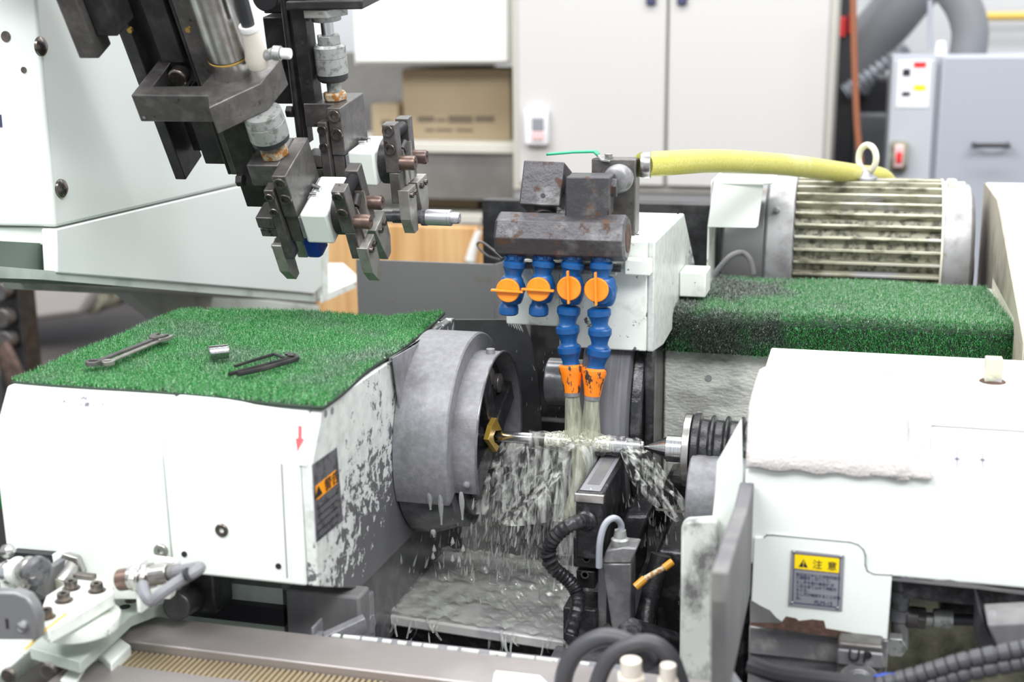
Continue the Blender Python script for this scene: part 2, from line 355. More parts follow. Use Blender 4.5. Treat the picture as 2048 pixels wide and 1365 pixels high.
# white spray wand with thin rod
Y = 1.738
t = thing('marker_tool', 'white handled tool with a thin rod leaning before the pine board', 'tool', P(945, 530, Y=Y))
MB().tube([P(940, 522, Y=Y), P(948, 490, Y=Y), P(958, 462, Y=Y)], .008, rs=lambda u: .0125*(1-.5*u)+.001).build('handle', M['knob'], t)
MB().tube([P(956, 466, Y=Y), P(968, 430, Y=Y), P(976, 414, Y=Y)], .003).build('rod', M['steel'], t)
MB().tube([P(940, 548, Y=Y), P(941, 524, Y=Y)], .006, sub=1).build('cap', M['green_paint'], t)
t = MB().tube([P(1000, 520, Y=.46), P(975, 512, Y=.46), P(955, 492, Y=.46), P(962, 484, Y=.46), P(985, 500, Y=.46), P(1004, 516, Y=.46)], .0018).build('wire_clip', M['black2'], None, label='thin bent wire clip on top of the grey splash sheet beside the coolant manifold', cat='clip')

# grey dust collector
Y = 1.9
xl, xm0, xm1 = xat(1775, 300, Y), xat(1868, 200, Y), xat(1880, 200, Y); zt = zat(1900, 110, Y); zt2 = zat(1820, 115, Y)
xe = xl+1.0
t = thing('dust_collector', 'blue-grey dust collector cabinet at the right edge with warning stickers and a bar handle', 'cabinet', ((xl+xe)/2, Y+.3, 0))
MB().box(xl, xe, Y+.015, Y+.5, 0, zt).build('body', M['collector'], t, .004)
MB().box(xl+.002, xm0, Y, Y+.014, .1, zt2-.004).build('side_panel', M['collector_l'], t, .003)
MB().box(xm1, xe-.002, Y-.004, Y+.014, .1, zt-.004).build('door', M['collector'], t, .004)
h0 = P(1950, 291, Y=Y-.04); h1 = P(2018, 291, Y=Y-.04)
m = MB().tube([(h0.x, Y-.002, h0.z), h0, h1, (h1.x, Y-.002, h1.z)], .006, sub=1)
m.build('handle', M['cable'], t)
a = P(1797, 120, Y=Y); b = P(1857, 215, Y=Y)
st = MB().box(a.x, b.x, Y-.002, Y, b.z, a.z).build('sticker', M['label'], t)
def patch(pts, mt, nm, Yp, par):
    m = MB()
    for (u0, v0, u1, v1) in pts:
        p = P(u0, v0, Y=Yp); q = P(u1, v1, Y=Yp); m.box(p.x, q.x, Yp-.0015, Yp, q.z, p.z)
    return m.build(nm, mt, par)
WL['tmp'] = 0
patch([(1828, 124, 1852, 135)], M['red'], 'red_heading', Y-.002, t)
patch([(1828, 170, 1851, 181)], M['safety_yellow'], 'yellow_heading', Y-.002, t)
for r_ in ((1806, 138, 1820, 152), (1804, 184, 1820, 192)): patch([r_], M['ink'], 'pictogram', Y-.002, t)
a = P(1781, 283, Y=Y-.03); b = P(1814, 345, Y=Y-.03)
MB().box(a.x, b.x, Y-.03, Y, b.z, a.z).build('switch_case', M['moss'], t, .008)
a = P(1790, 290, Y=Y-.04); b = P(1806, 336, Y=Y-.04)
MB().box(a.x, b.x, Y-.042, Y-.03, b.z, a.z).build('switch_paddle', M['pink'], t, .004)
a = P(1793, 304, Y=Y-.045); b = P(1803, 326, Y=Y-.045)
MB().box(a.x, b.x, Y-.05, Y-.04, b.z, a.z).build('switch_button', M['red'], t, .003)
a = P(1882, 92, Y=Y+.05); MB().lathe([(-.03, .012), (-.01, .014), (.012, .01)], a, (0, 0, 1)).build('eye_nut', M['knob'], t)
MB().tube([P(1860, 0, Y=Y+.1), P(1860, 100, Y=Y+.1)], .006, sub=1).build('conduit', M['collector'], t)
# ducts
Y = 2.15
MB().tube([P(1935, 112, Y=Y), P(1940, 60, Y=Y), P(1925, 10, Y=Y), P(1890, -40, Y=Y), P(1850, -110, Y=Y)], P(1975, 60, Y=Y).x-P(1937, 60, Y=Y).x, n=28).build('duct_elbow', M['duct'], None, label='smooth grey duct elbow rising from the top of the dust collector', cat='duct')
Y = 2.6
MB().tube([P(1690, 170, Y=Y), P(1735, 90, Y=Y), P(1790, 25, Y=Y), P(1850, -50, Y=Y)], .074, n=28).build('duct_hose', M['duct'], None, label='wide smooth grey duct slanting down behind the thin copper pipe', cat='duct')
pts = [P(1690, 185, Y=Y-.2), P(1730, 158, Y=Y-.2), P(1785, 120, Y=Y-.2), P(1815, 95, Y=Y-.2)]
MB().tube(pts, .02, n=20, sub=24, rs=lambda u: .018+.006*math.sin(u*2*math.pi*14)).build('ribbed_hose', M['collector'], None, label='ribbed light grey hose under the slanting duct', cat='hose')
Y = 1.8
MB().tube([P(1706, -20, Y=Y), P(1709, 120, Y=Y), P(1714, 250, Y=Y), P(1722, 345, Y=Y), P(1722, 500, Y=Y)], .0075).build('copper_pipe', M['pipe_cu'], None, label='thin copper pipe running down between the beige cabinet and the dust collector', cat='pipe')
Y = 2.44
p = P(1675, 0, Y=Y); q = P(1697, 330, Y=Y)
MB().box(p.x, q.x, Y, Y+.08, 0, 2.1).build('steel_post', M['cable'], None, label='dark upright steel post beside the right edge of the beige cabinet', cat='post')
post = bpy.data.objects['steel_post']
for (px, py, r) in ((1684, 52, .016), (1703, 46, .014)):
    p = P(px, py, Y=2.425); MB().cyl(p-Vector((0, 0, .03)), p+Vector((0, 0, .025)), r*.6).build('valve_cap', M['red'], post, .003)
p = P(1700, 190, Y=2.6)
t = thing('dark_machine', 'dark machine body in the gap between the beige cabinet and the dust collector', 'machine', (p.x+.1, 2.7, 0))
MB().box(p.x+.0, p.x+.17, 2.6, 2.9, 0, p.z+.05).build('body', M['cable'], t, .01)
MB().box(p.x+.02, p.x+.12, 2.55, 2.6, .9, p.z-.05).build('cover', M['duct'], t, .01)
Y = 3.3
p = P(1975, 33, Y=Y)
MB().tube([(p.x-.03, Y, p.z), (p.x+1.2, Y, p.z)], .014, sub=1).build('yellow_pipe', M['wall_yellow'], None, label='yellow pipe along the pale wall at the upper right corner', cat='pipe')
MB().tube([(p.x-.35, Y+.03, p.z-.1), (p.x-.35, Y+.03, p.z+.4)], .012, sub=1).build('wall_conduit', M['knob'], None, label='white conduit on the pale wall left of the grey duct elbow', cat='pipe')

MB().box(-4.5, -1.3, 1.6, 3.35, 0, .62).build('dark_platform', M['floor'], None, .01, label='dark grey low platform on the floor behind the headstock at the left', cat='platform')
MB().box(-4.5, -1.2, 3.0, 3.3, .62, 1.3).build('grey_crate', M['duct'], None, .01, label='wide dark grey crate far behind the loader beam at the left', cat='crate')
# lower left background: white floor machine and dark stand seen below the loader beam
Y = 1.9
p = P(100, 575, Y=Y); q = P(185, 700, Y=Y)
t = thing('floor_unit', 'long cream floor machine seen below the loader beam at the left', 'machine', (p.x, Y+.3, 0))
m = MB().prism([(p.x-1.0, Y-.6, 0.62), (p.x+.1, Y+.0, .72), (p.x+.14, Y+.05, .8), (p.x+.14, Y+.05, p.z+.06), (p.x-1.0, Y-.5, p.z+.1)], (0, .3, 0))
m.build('body', mat('dull_pinkish_enamel', (.3, .27, .26), .5), t, .02)
mm = P(160, 610, Y=Y); MB().cyl((mm.x, Y+.05, mm.z), (mm.x, Y+.2, mm.z), .04).build('knob', M['moss'], t, .004)
MB().box(p.x-.9, p.x+.1, Y+.1, Y+.5, 0, .2).build('base', M['cable'], t)
Y = 1.0
p = P(20, 570, Y=Y)
t = thing('pipe_stand', 'dark stand with round fittings at the left edge below the loader beam', 'stand', (p.x, Y, 0))
MB().box(p.x-.05, p.x+.02, Y, Y+.06, 0, p.z+.08).build('post', M['black'], t, .004)
for dz in (0, -.06, -.11): MB().cyl((p.x-.01, Y-.03, p.z+dz-.01), (p.x-.01, Y, p.z+dz-.01), .022).build('fitting', M['black2'], t, .003)
MB().tube([P(0, 690, Y=Y-.1), P(25, 740, Y=Y-.1), P(45, 800, Y=Y-.1)], .02).build('hose', M['copper'], t)
# ---------------------------------------------------------------- loader column and beam
XL = -.595
def px_(a, X=XL): return P(*a, X=X)
t = thing('loader_column', 'large white loader column cover with dark screws at the upper left', 'machine cover', (XL-.3, .2, 1.29))
z0 = px_((112, 455)).z; y0 = px_((112, 455)).y
MB().box(XL-.45, XL, y0, y0+.85, z0, z0+.36).build('cover', M['white_gloss'], t, .004, 3)
for a, r in (((80, 93), .011), ((121, 377), .011)):
    p = px_(a); MB().lathe([(0, r), (.003, r*.95), (.006, r*.6), (.0075, .0005)], p, (1, 0, 0)).build('screw', M['bolt'], t)
for a, r in (((12, 73), .006), ((48, 140), .0035)):
    p = P(*a, Y=y0); MB().cyl(p-Vector((0, .001, 0)), p+Vector((0, .002, 0)), r).build('hole_plug', M['bolt'], t)
p = P(2, 240, Y=y0); MB().box(p.x-.04, p.x+.001, y0-.001, y0, p.z-.008, p.z+.006).build('decal', M['inkblue'], t)
MB().box(XL-.4, XL-.02, y0+.02, y0+.8, z0+.36, z0+.5).build('top_frame', M['black2'], t)

t = thing('loader_beam', 'white loader support beam with a flanged end, below the column cover', 'beam', (XL, .5, .95))
# the web: a thick plate in the plane of the column's side, falling to the back
w = [px_(a) for a in ((112, 457), (116, 546), (600, 586), (628, 589), (644, 573), (644, 345))]
w[0].z = z0-.002; w[5].z = z0-.002
MB().prism(w, (-.02, 0, 0)).build('web', M['white_gloss'], t, .002)
# end plate and flange at the far end
a = px_((646, 400)); 
MB().prism([P(646, 440, X=XL), P(657, 438, X=XL), P(657, 598, X=XL), P(646, 603, X=XL)], (-.012, 0, 0)).build('end_plate', M['white_old'], t)
ye = px_((657, 598)).y; ze = px_((657, 600)).z
fl = [P(644, 604, Z=ze-.0), P(710, 573, Z=ze), P(708, 552, Z=ze), P(690, 528, Z=ze), P(655, 528, Z=ze)]
zf = px_((650, 590)).z
fl = [P(640, 594, Z=zf), P(712, 563, Z=zf), P(712, 550, Z=zf), P(686, 527, Z=zf), P(650, 527, Z=zf)]
MB().prism(fl, (0, 0, -.012)).build('end_flange', M['white_old'], t)
# lower sage flange and channel under the web
lo = [P(-30, 556, X=XL+.004), P(100, 560, X=XL+.004), P(640, 605, X=XL+.004), P(640, 588, X=XL+.004), P(100, 541, X=XL+.004), P(-30, 530, X=XL+.004)]
lo = [Vector((XL-.004, q.y, q.z)) for q in lo]
MB().prism(lo, (-.3, 0, 0)).build('bottom_flange', M['mint'], t)
d = [P(*q, X=XL-.03) for q in ((-40, 480), (104, 488), (122, 540), (370, 572), (370, 580), (-40, 562))]
MB().prism(d, (-.02, 0, 0)).build('channel', M['mint_dark'], t)
# left overhang of the white front below the cover
o1 = [P(*q, Y=y0+.01) for q in ((-60, 456), (111, 456), (118, 545), (104, 541), (100, 505), (88, 491), (-60, 489))]
MB().prism(o1, (0, .02, 0)).build('front_plate', M['white'], t, .002)
o2 = [P(*q, X=XL-.2) for q in ((40, 566), (320, 576), (640, 612), (640, 640), (590, 650), (325, 640), (262, 590), (48, 580))]
MB().prism(o2, (-.03, 0, 0)).build('stiffener', M['mint'], t, .002)

# ---------------------------------------------------------------- grippers
def gripper(fr, label, mirrored=False):
    t = thing('gripper', label, 'gripper', fr((0, .03, -.09)), 'grippers of the loader')
    def B(): return MB(fr)
    BK = M['black2']
    B().box(-.054, -.0165, .02, .075, -.028, 0).box(-.0165, 0, 0, .076, -.056, 0).box(-.0165, -.002, .002, .04, -.092, -.056).build('mount_block', BK, t, .0012, ang=20)
    for x, u in ((-.0082, -.009), (-.0075, -.0305)): socket_bolt('bolt', (x, .0005, u), (0, -1, 0), .0074, .0034, M['bolt'], t, fr, .56)
    socket_bolt('bolt', (-.053, .028, -.014), (0, -1, 0), .0025, .002, M['bolt'], t, fr)
    for b0 in (-.005, .046):
        B().box(-.0285, -.0172, b0, b0+.016, -.113, -.0157).build('jaw', BK, t, .0012, ang=20)
        if b0 < 0:
            for u in (-.0245, -.0445): socket_bolt('bolt', (-.0228, b0+.0005, u), (0, -1, 0), .0056, .0034, M['bolt'], t, fr, .56)
        s = 1 if b0 < 0 else -1; bm = b0 if b0 < 0 else b0+.02
        pr = [(-.041, bm, -.0935), (-.041, bm, -.1315), (-.041, bm+s*.010, -.1515), (-.041, bm+s*.021, -.1515), (-.041, bm+s*.024, -.0935)]
        B().prism(pr, (.0125, 0, 0)).build('finger', M['finger'], t, .0008, ang=15)
    for i in range(2):
        socket_bolt('bolt', (-.041, .004+.01*i, -.101), (-1, 0, 0), .003, .004, M['bolt'], t, fr)
    B().box(-.05, -.0288, -.004, .026, -.0695, -.0545).box(-.05, -.0288, -.002, .026, -.083, -.0715).box(-.045, -.03, .005, .02, -.0715, -.0695).build('stop_block', BK, t, .001)
    # white cylinder body
    B().box(.0025, .0355, 0, .074, -.0925, -.0515).build('cylinder_body', M['white_old'] if False else M['white'], t, .003, 3)
    B().box(0, .004, .0, .076, -.085, -.056).build('gasket_plate', M['gray'], t)
    B().cyl((.002, .052, -.05), (.014, .045, -.0495), .0028).cyl((.004, .036, -.05), (.012, .036, -.05), .0022).build('port_screw', M['chrome'], t)
    B().cyl((.0355, .034, -.071), (.0486, .034, -.071), .027, n=36).build('pivot_disc', M['black'], t)
    for b0, u1 in ((0, -.019), (.045, -.0235)):
        B().box(.0482, .064, b0, b0+.0165, -.076, u1).box(.0515, .064, b0, b0+.0165, -.113 if b0 == 0 else -.096, -.076).build('jaw', BK, t, .001, ang=20)
    for u in (-.0262, -.0475): socket_bolt('bolt', (.0556, .0005, u), (0, -1, 0), .0068, .0034, M['bolt'], t, fr, .56)
    B().prism([(.054, .0165, -.052), (.054, .03, -.095), (.054, .0165, -.095)], (.0122, 0, 0)).prism([(.054, .045, -.05), (.054, .045, -.095), (.054, .032, -.095)], (.0122, 0, 0)).build('wedge_plate', M['finger'], t, .0005)
    sp = B(); prof = [(.0002*0+i*.0009, .0058+(.0012 if i % 2 else 0)) for i in range(33)]
    sp.lathe(prof, (.0572, .016, -.033), (0, 1, 0), 20); sp.build('spring', M['cable'], t)
    B().cyl((.06, .022, -.056), (.06, .036, -.05), .0065).build('roller', M['black'], t, .001)
    for b, u in ((.009, -.066), (.051, -.071)):
        B().lathe([(0, .0085), (.0165, .0085), (.0185, .0072), (.0185, .0025), (.017, .0022)], (.0635, b, u), (1, 0, 0), 28).build('pin', M['copper'], t)
    f1 = [(.0605, -.001, -.0965), (.0605, -.001, -.132), (.0605, .009, -.152), (.0605, .0225, -.152), (.0605, .026, -.0965)]
    f2 = [(.0605, .068, -.0965), (.0605, .068, -.132), (.0605, .058, -.150), (.0605, .0455, -.150), (.0605, .032, -.0965)]
    for f, mt in ((f1, M['finger']), (f2, M['finger'])): B().prism(f, (.0130, 0, 0)).build('finger', mt, t, .0006, ang=15)
    for b in (.006, .017, .042, .056): socket_bolt('bolt', (.0735, b, -.1035), (1, 0, 0), .0036, .0042, M['bolt'], t, fr, .5)
    B().cyl((-.016, .036, -.10), (-.001, .036, -.10), .006).box(-.016, 0, .03, .05, -.135, -.09).build('guide_block', M['black'], t, .001)
    return t
FR1 = Fr(P(570, 353.6, Y=-.1), 30)
FR2 = Fr(P(680, 216.3, Y=0.0), 11)
GR1 = gripper(FR1, 'nearer tilted gripper with open empty fingers in front of the pine board and sheet')
gripper(FR2, 'farther upright gripper that clasps the bright steel shaft')
q = FR1.at(622, 500, b=.02)
MB(FR1).box(q[0]-.010, q[0]+.010, .02, .045, q[2]-.014, -.093).build('end_cap', M['bluetape'], GR1, .005, label='blue end cap')

# shaft held by the far gripper
fr = FR2
t = thing('steel_shaft', 'polished stepped steel shaft held in the farther gripper above the splash sheet', 'shaft', fr((.04, .031, -.148)))
MB(fr).lathe([(0, .004), (.0, .0065), (.03, .0065), (.03, .008), (.0735, .008)], (0.01, .031, -.139), (1, 0, 0)).build('dark_end', M['labeldark'], t)
MB(fr).lathe([(0, .0102), (.006, .0102)], (.0765, .031, -.139), (1, 0, 0), 36).build('collar', M['labeldark'], t)
MB(fr).lathe([(0, .0096), (.0275, .0096), (.028, .009), (.0285, .0098), (.031, .0098), (.0312, .0068), (.0395, .0068), (.0415, .0056), (.0415, .0022), (.040, .002)], (.0815, .031, -.139), (1, 0, 0), 48).build('journal', mat('satin_ground_steel', (.62, .62, .65), .36, .85), t)

# ---------------------------------------------------------------- arms above the grippers
def joint(fr, t, x, b, top, k=1.0, cut=False):
    m = MB(fr); hexa(m, (x, b, .0), (0, 0, 1), .0145*k, .010, .3); m.build('lock_nut', M['rustnut'], t, .002)
    MB(fr).cyl((x, b, .01), (x, b, .024), .0085).build('stud', M['zinc'], t)
    MB(fr).lathe([(0, .0145*k), (.003, .0178*k), (.009, .0182*k)], (x, b, .0225 if not cut else .0165), (0, 0, 1), 32).build('boot_ring', M['cable'], t)
    if cut:
        MB(fr).lathe([(0, .0185*k), (.018, .0185*k), (.0185, .0178*k), (.019, .0185*k), (.03, .0178*k)], (x, b, .0255), (0, 0, 1), 40).build('floating_joint', M['zinc'], t); return
    MB(fr).lathe([(0, .0185), (.018, .0185), (.0185, .0178), (.019, .0185), (.031, .0185), (.034, .016), (.034, .012)], (x, b, .0315), (0, 0, 1), 40).build('floating_joint', M['zinc'], t)
    m = MB(fr); hexa(m, (x, b, .065), (0, 0, 1), .0145, .011, .2); m.build('hex_nut', M['zinc'], t, .001)
    MB(fr).cyl((x, b, .075), (x, b, top), .0075).build('rod', M['chrome'], t)
# far arm
fr = FR2
t = thing('loader_arm', 'upright dark loader arm with grey coupling above the farther gripper', 'machine arm', fr((-.02, .04, 0)), 'arms of the loader')
joint(fr, t, -.0205, .038, .1)
m = MB(fr); hexa(m, (-.0205, .038, .0985), (0, 0, 1), .0285, .0095, .15); m.cyl((-.0205, .038, .092), (-.0205, .038, .099), .017).build('gland_nut', M['zinc'], t, .001)
MB(fr).box(-.056, .036, .01, .07, .1085, .119).build('cylinder_plate', M['black'], t, .002)
MB(fr).lathe([(0, .024), (.2, .024)], (-.0205, .04, .119), (0, 0, 1), 36).build('air_cylinder', M['steel'], t)
MB(fr).box(-.0562, -.0395, .022, .045, -.002, .42).build('slide_rail', M['black'], t, .0008)
for u in (.025, .07): MB(fr).cyl((-.046, .0215, u), (-.046, .0225, u), .0022, n=12).build('rail_bolt', M['bolt'], t)
MB(fr).cyl((-.0675, .03, -.05), (-.0645, .03, .42), .0045).box(-.0625, -.0575, .03, .045, -.05, .4).build('guide_rod', M['black'], t)
MB(fr).box(-.106, -.078, .05, .09, -.008, .095).box(-.1, -.085, .04, .06, .03, .05).build('slide_carriage', M['black'], t, .002)
MB(fr).box(-.108, -.07, .06, .1, .097, .42).build('carriage_post', M['black'], t, .002)
MB(fr).lathe([(0, .016), (.01, .016)], (-.09, .04, .12), (0, -1, 0)).build('sensor_head', M['cable'], t, .002)
m = MB(fr); hexa(m, (-.072, .03, -.012), (-1, 0, 0), .0075, .008); m.build('stop_bolt', M['black'], t, .001)
MB(fr).tube([(-.08, .03, .13), (-.082, .02, .2), (-.08, .02, .3)], .006).build('tube', M['copper'], t)
# near arm
fr = FR1
t = thing('loader_arm', 'tilted dark loader arm with a steel air cylinder above the nearer gripper', 'machine arm', fr((-.02, .04, 0)), 'arms of the loader')
joint(fr, t, -.0268, .041, .1, 1.18, True)
top = [(-.165, .0213, .089), (-.0724, .0213, .089), (-.0618, -.0025, .089), (-.0212, .0451, .089), (-.0159, .0961, .089), (-.04, .115, .089), (-.0861, .0793, .089), (-.0892, .0409, .089), (-.147, .0395, .089), (-.147, .12, .089), (-.165, .12, .089)]
MB(fr).prism(top, (0, 0, -.034)).build('cylinder_bracket', M['black2'], t, .0015)
for p, h in (((-.158, .0208, .0615), 0), ((-.072, .0205, .06), 0)): MB(fr).cyl(p, (p[0], p[1]-.001, p[2]), .002, n=10).build('set_screw', M['chrome'], t)
MB(fr).lathe([(0, .0228), (.018, .0228), (.0182, .0236), (.0195, .0236), (.0197, .0226), (.45, .0222)], (-.0613, .07, .089), (0, 0, 1), 48).build('air_cylinder', M['steel'], t)
MB(fr).lathe([(0, .0236), (.0012, .0242), (.0024, .0236)], (-.0613, .07, .1075), (0, 0, 1), 48, caps=False).build('gold_ring', M['gold'], t)
el = [(-.0095, .03, .112), (-.0085, .03, .118), (-.0072, .03, .155)]
e0, e1_, ev, ek, et = [Vector(fr.at(*a, b=.06)) for a in ((519, 136), (499, 60), (548, 106), (582, 108), (478, -20))]
Le = (e1_-e0).length
MB(fr).lathe([(0, .007), (.002, .0115), (.013, .0128), (.024, .0105), (Le, .0095)], e0, e1_-e0, 24).build('elbow_fitting', M['elbow'], t, .001)
MB(fr).lathe([(0, .0102), (.003, .0106), (.006, .0102)], e1_, e1_-e0, 24).build('release_ring', M['knob'], t)
MB(fr).tube([e1_, e1_.lerp(et, .5), et, et+(et-e1_)*2], .0072, n=14).build('air_tube', M['cable'], t)
MB(fr).cyl(e0.lerp(ev, .0)+Vector((0, 0, .012)), ev, .0058).cyl(ev, ev.lerp(ek, .4), .0078).build('needle_valve', M['zinc'], t)
MB(fr).cyl(ev.lerp(ek, .4), ek, .0058).build('valve_knob', M['knob'], t, .0015)
def bar(nm, x0, x1, b0, b1, u0, u1, mt=M['black'], bv=.001): MB(fr).box(x0, x1, b0, b1, u0, u1).build(nm, mt, t, bv)
q = fr.at(367, 361, b=.09)
bar('slide_rail', -.19, -.176, .08, .13, -.066, .5)
bar('slide_rail', -.172, -.15, .11, .13, -.045, .5)
bar('slide_rail', -.146, -.113, .085, .125, -.046, .5)
bar('slide_rail', -.108, -.086, .07, .11, -.05, .5, M['black2'])
bar('slide_channel', -.112, -.108, .07, .125, -.05, .5)
bar('carriage_plate', -.084, -.052, .042, .075, -.075, .055)
bar('cover_strip', -.145, -.118, .07, .084, .1, .5)
a = fr.at(165, 118, b=.0); 
bar('side_bar', a[0]-.004, a[0]+.02, -.0, .03, a[2], .6, M['black2'], .002)
bar('side_bar', a[0]+.02, a[0]+.045, .01, .05, a[2]+.02, .6, M['black'], .002)
a = fr.at(300, 170, b=.1); 
bar('long_bar', a[0]-.015, a[0]+.012, .1, .12, .02, .6, M['black'])
MB(fr).cyl((-.128, .075, .085), (-.128, .06, .085), .011).build('shock_absorber', M['bolt'], t, .002)
MB(fr).cyl((-.118, .075, .07), (-.118, .05, .07), .004).build('adjust_screw', M['chrome'], t)
for (a_, b_) in ((262, 58), (378, 57)):
    q = fr.at(a_, b_, b=.06); MB(fr).cyl(q, (q[0], q[1]-.004, q[2]), .003, n=12).build('fixing_screw', M['gold'], t)
MB(fr).cyl((-.06, .04, -.038), (-.06, .036, -.038), .002, n=10).build('pin_hole', M['bolt'], t)
m = MB(fr); hexa(m, (-.069, .03, -.028), (-1, 0, 0), .0075, .008); m.build('stop_bolt', M['black'], t, .001)
q = fr.at(205, 0, b=.02)
MB(fr).box(-.36, -.05, .05, .12, .26, .3).build('cross_head', M['black'], t, .003)
# ---------------------------------------------------------------- headstock
def side_mat(name, y0, z0):
    """cream enamel eaten away to grey, more of it missing low and towards the back (fixed wear map)"""
    m, N, L, b = new_mat(name)
    tc = N.new('ShaderNodeTexCoord'); sp = N.new('ShaderNodeSeparateXYZ'); L.new(tc.outputs['Object'], sp.inputs[0])
    def noise(sc, dt=8, rg=.6):
        n = N.new('ShaderNodeTexNoise'); n.inputs['Scale'].default_value = sc; n.inputs['Detail'].default_value = dt; n.inputs['Roughness'].default_value = rg; L.new(tc.outputs['Object'], n.inputs['Vector']); return n.outputs[0]
    def math_(op, a, c):
        n = N.new('ShaderNodeMath'); n.operation = op
        for i, v in enumerate((a, c)):
            if isinstance(v, (int, float)): n.inputs[i].default_value = v
            else: L.new(v, n.inputs[i])
        return n.outputs[0]
    g = math_('ADD', math_('MULTIPLY', math_('SUBTRACT', sp.outputs['Y'], y0), 1.9), math_('MULTIPLY', math_('SUBTRACT', z0, sp.outputs['Z']), 2.6))
    big = noise(9); fine = noise(65, 10, .72)
    v = math_('ADD', math_('ADD', g, math_('MULTIPLY', math_('SUBTRACT', big, .5), 1.1)), math_('MULTIPLY', math_('SUBTRACT', fine, .5), 2.6))
    r = N.new('ShaderNodeMapRange'); L.new(v, r.inputs['Value']); r.inputs['From Min'].default_value = .0; r.inputs['From Max'].default_value = .05
    sm = noise(70); sr = N.new('ShaderNodeMapRange'); L.new(sm, sr.inputs['Value']); sr.inputs['From Min'].default_value = .42; sr.inputs['From Max'].default_value = .7
    mx0 = N.new('ShaderNodeMix'); mx0.data_type = 'RGBA'; L.new(sr.outputs[0], mx0.inputs[0]); mx0.inputs[6].default_value = (.66, .69, .66, 1); mx0.inputs[7].default_value = (.5, .52, .5, 1)
    mx = N.new('ShaderNodeMix'); mx.data_type = 'RGBA'; L.new(r.outputs[0], mx.inputs[0]); L.new(mx0.outputs[2], mx.inputs[6]); mx.inputs[7].default_value = (.12, .12, .128, 1)
    L.new(mx.outputs[2], b.inputs['Base Color']); b.inputs['Roughness'].default_value = .38
    bn = N.new('ShaderNodeBump'); bn.inputs['Strength'].default_value = .5; bn.inputs['Distance'].default_value = .001; L.new(r.outputs[0], bn.inputs['Height']); bn.invert = True
    L.new(bn.outputs[0], b.inputs['Normal']); return m

XS = -.18
prof = [(-.302, 1.164), (-.325, 1.128), (-.332, 1.114), (-.329, .992), (-.225, .945), (.06, .938), (.12, 1.0), (.12, 1.163)]
t = thing('headstock', 'white work head housing under the left turf mat, with a worn grey-and-cream end', 'machine head', (XS-.17, -.1, .94))
MB().prism([(XS-.012, y, z) for y, z in prof], (.012, 0, 0)).build('end_face', side_mat('worn_end_enamel', -.07, .115), t, .0015)
cp = prof[:4]+[(-.3, .99), (.1, .99), (.1, 1.163)]
xs_ = -.3365
MB().prism([(XS-.0125, y, z) for y, z in [(prof[0][0], prof[0][1]+.001), (prof[1][0]-.001, prof[1][1]), (prof[2][0]-.0015, prof[2][1]), (prof[3][0]-.001, prof[3][1]-.001)]+cp[4:]], (xs_+.001-(XS-.0125), 0, 0)).build('right_cover', M['white'], t, .003, 3)
def shift(dy): return [(y+dy if y < 0 else y, z) for y, z in cp]
MB().prism([(xs_-.001, y, z) for y, z in cp], (-.525-xs_, 0, 0)).build('left_cover', M['white'], t, .003, 3)
MB().box(-.5, XS-.015, -.24, .1, .94, .99).build('base_casting', M['mint_dark'], t, .003)
# door seam strip on the right cover
def front_y(z):
    pts = sorted([(z_, y_) for y_, z_ in prof[:4]]); 
    for (a, ya), (b_, yb) in zip(pts, pts[1:]):
        if a <= z <= b_: return ya+(yb-ya)*(z-a)/(b_-a)
    return -.33
def onfront(px, py, e=.0015):
    z = 1.1
    for _ in range(8):
        p = P(px, py, Y=front_y(z)-e); z = max(.993, min(1.162, p.z))
    return p
ga, gb = onfront(565, 926), onfront(578, 1160)
MB().box(ga.x-.0006, ga.x+.0006, -.3355, -.3345, 1.0, ga.z).build('seam', M['labelgray'], t)
def fr_plate(nm, a, b, mt, e=.0016):
    p, q = onfront(*a, e), onfront(*b, e)
    pts = [(p.x, front_y(p.z)-e, p.z), (q.x, front_y(p.z)-e, p.z), (q.x, front_y(q.z)-e, q.z), (p.x, front_y(q.z)-e, q.z)]
    return MB().prism([Vector(v) for v in pts], (0, .0012, 0)).build(nm, mt, t), pts
fr_plate('rotation_plate', (579, 828), (612, 932), M['label'])
# red arrow
p1, p2 = onfront(600, 852, .0022), onfront(595, 904, .0022)
def fp(x, z): return Vector((x, front_y(z)-.0028, z))
w_ = .0016; xa, xb, za, zb2 = p1.x, p2.x, p1.z, p2.z; zh = zb2+.011; xh = xb
arrow = [fp(xa-w_, za), fp(xa+w_, za), fp(xh+w_, zh), fp(xh+w_*2.6, zh), fp(xh, zb2), fp(xh-w_*2.6, zh), fp(xh-w_, zh)]
MB().prism(arrow, (0, .0006, 0)).build('red_arrow', M['redarrow'], t)
fr_plate('name_plate', (127, 789), (210, 818), M['label'])
def text(s, mt, par, loc, size, rot, nm='lettering', extrude=.0001, align='CENTER', spacing=1, line=1, sx=1):
    c = bpy.data.curves.new(nm, 'FONT'); c.body = s; c.size = size; c.extrude = extrude; c.align_x = align; c.align_y = 'CENTER'; c.space_character = spacing; c.space_line = line
    tmp = bpy.data.objects.new('tmp', c); COL.objects.link(tmp); bpy.context.view_layer.update()
    me = bpy.data.meshes.new_from_object(tmp.evaluated_get(bpy.context.evaluated_depsgraph_get())); bpy.data.objects.remove(tmp); me.name = nm
    me.materials.clear(); me.materials.append(mt); o = bpy.data.objects.new(nm, me); finish(o, par, {})
    o.location = Vector(loc)-(WL[par.name] if par else Vector((0, 0, 0))); o.rotation_euler = rot; o.scale = (sx, 1, 1); WL[o.name] = WL[par.name] if par else Vector((0, 0, 0)); return o
c1 = onfront(168, 798, .0024); c2_ = onfront(168, 809, .0024)
RX = math.radians(90)
SLT = RX-math.atan2(.023, .036)
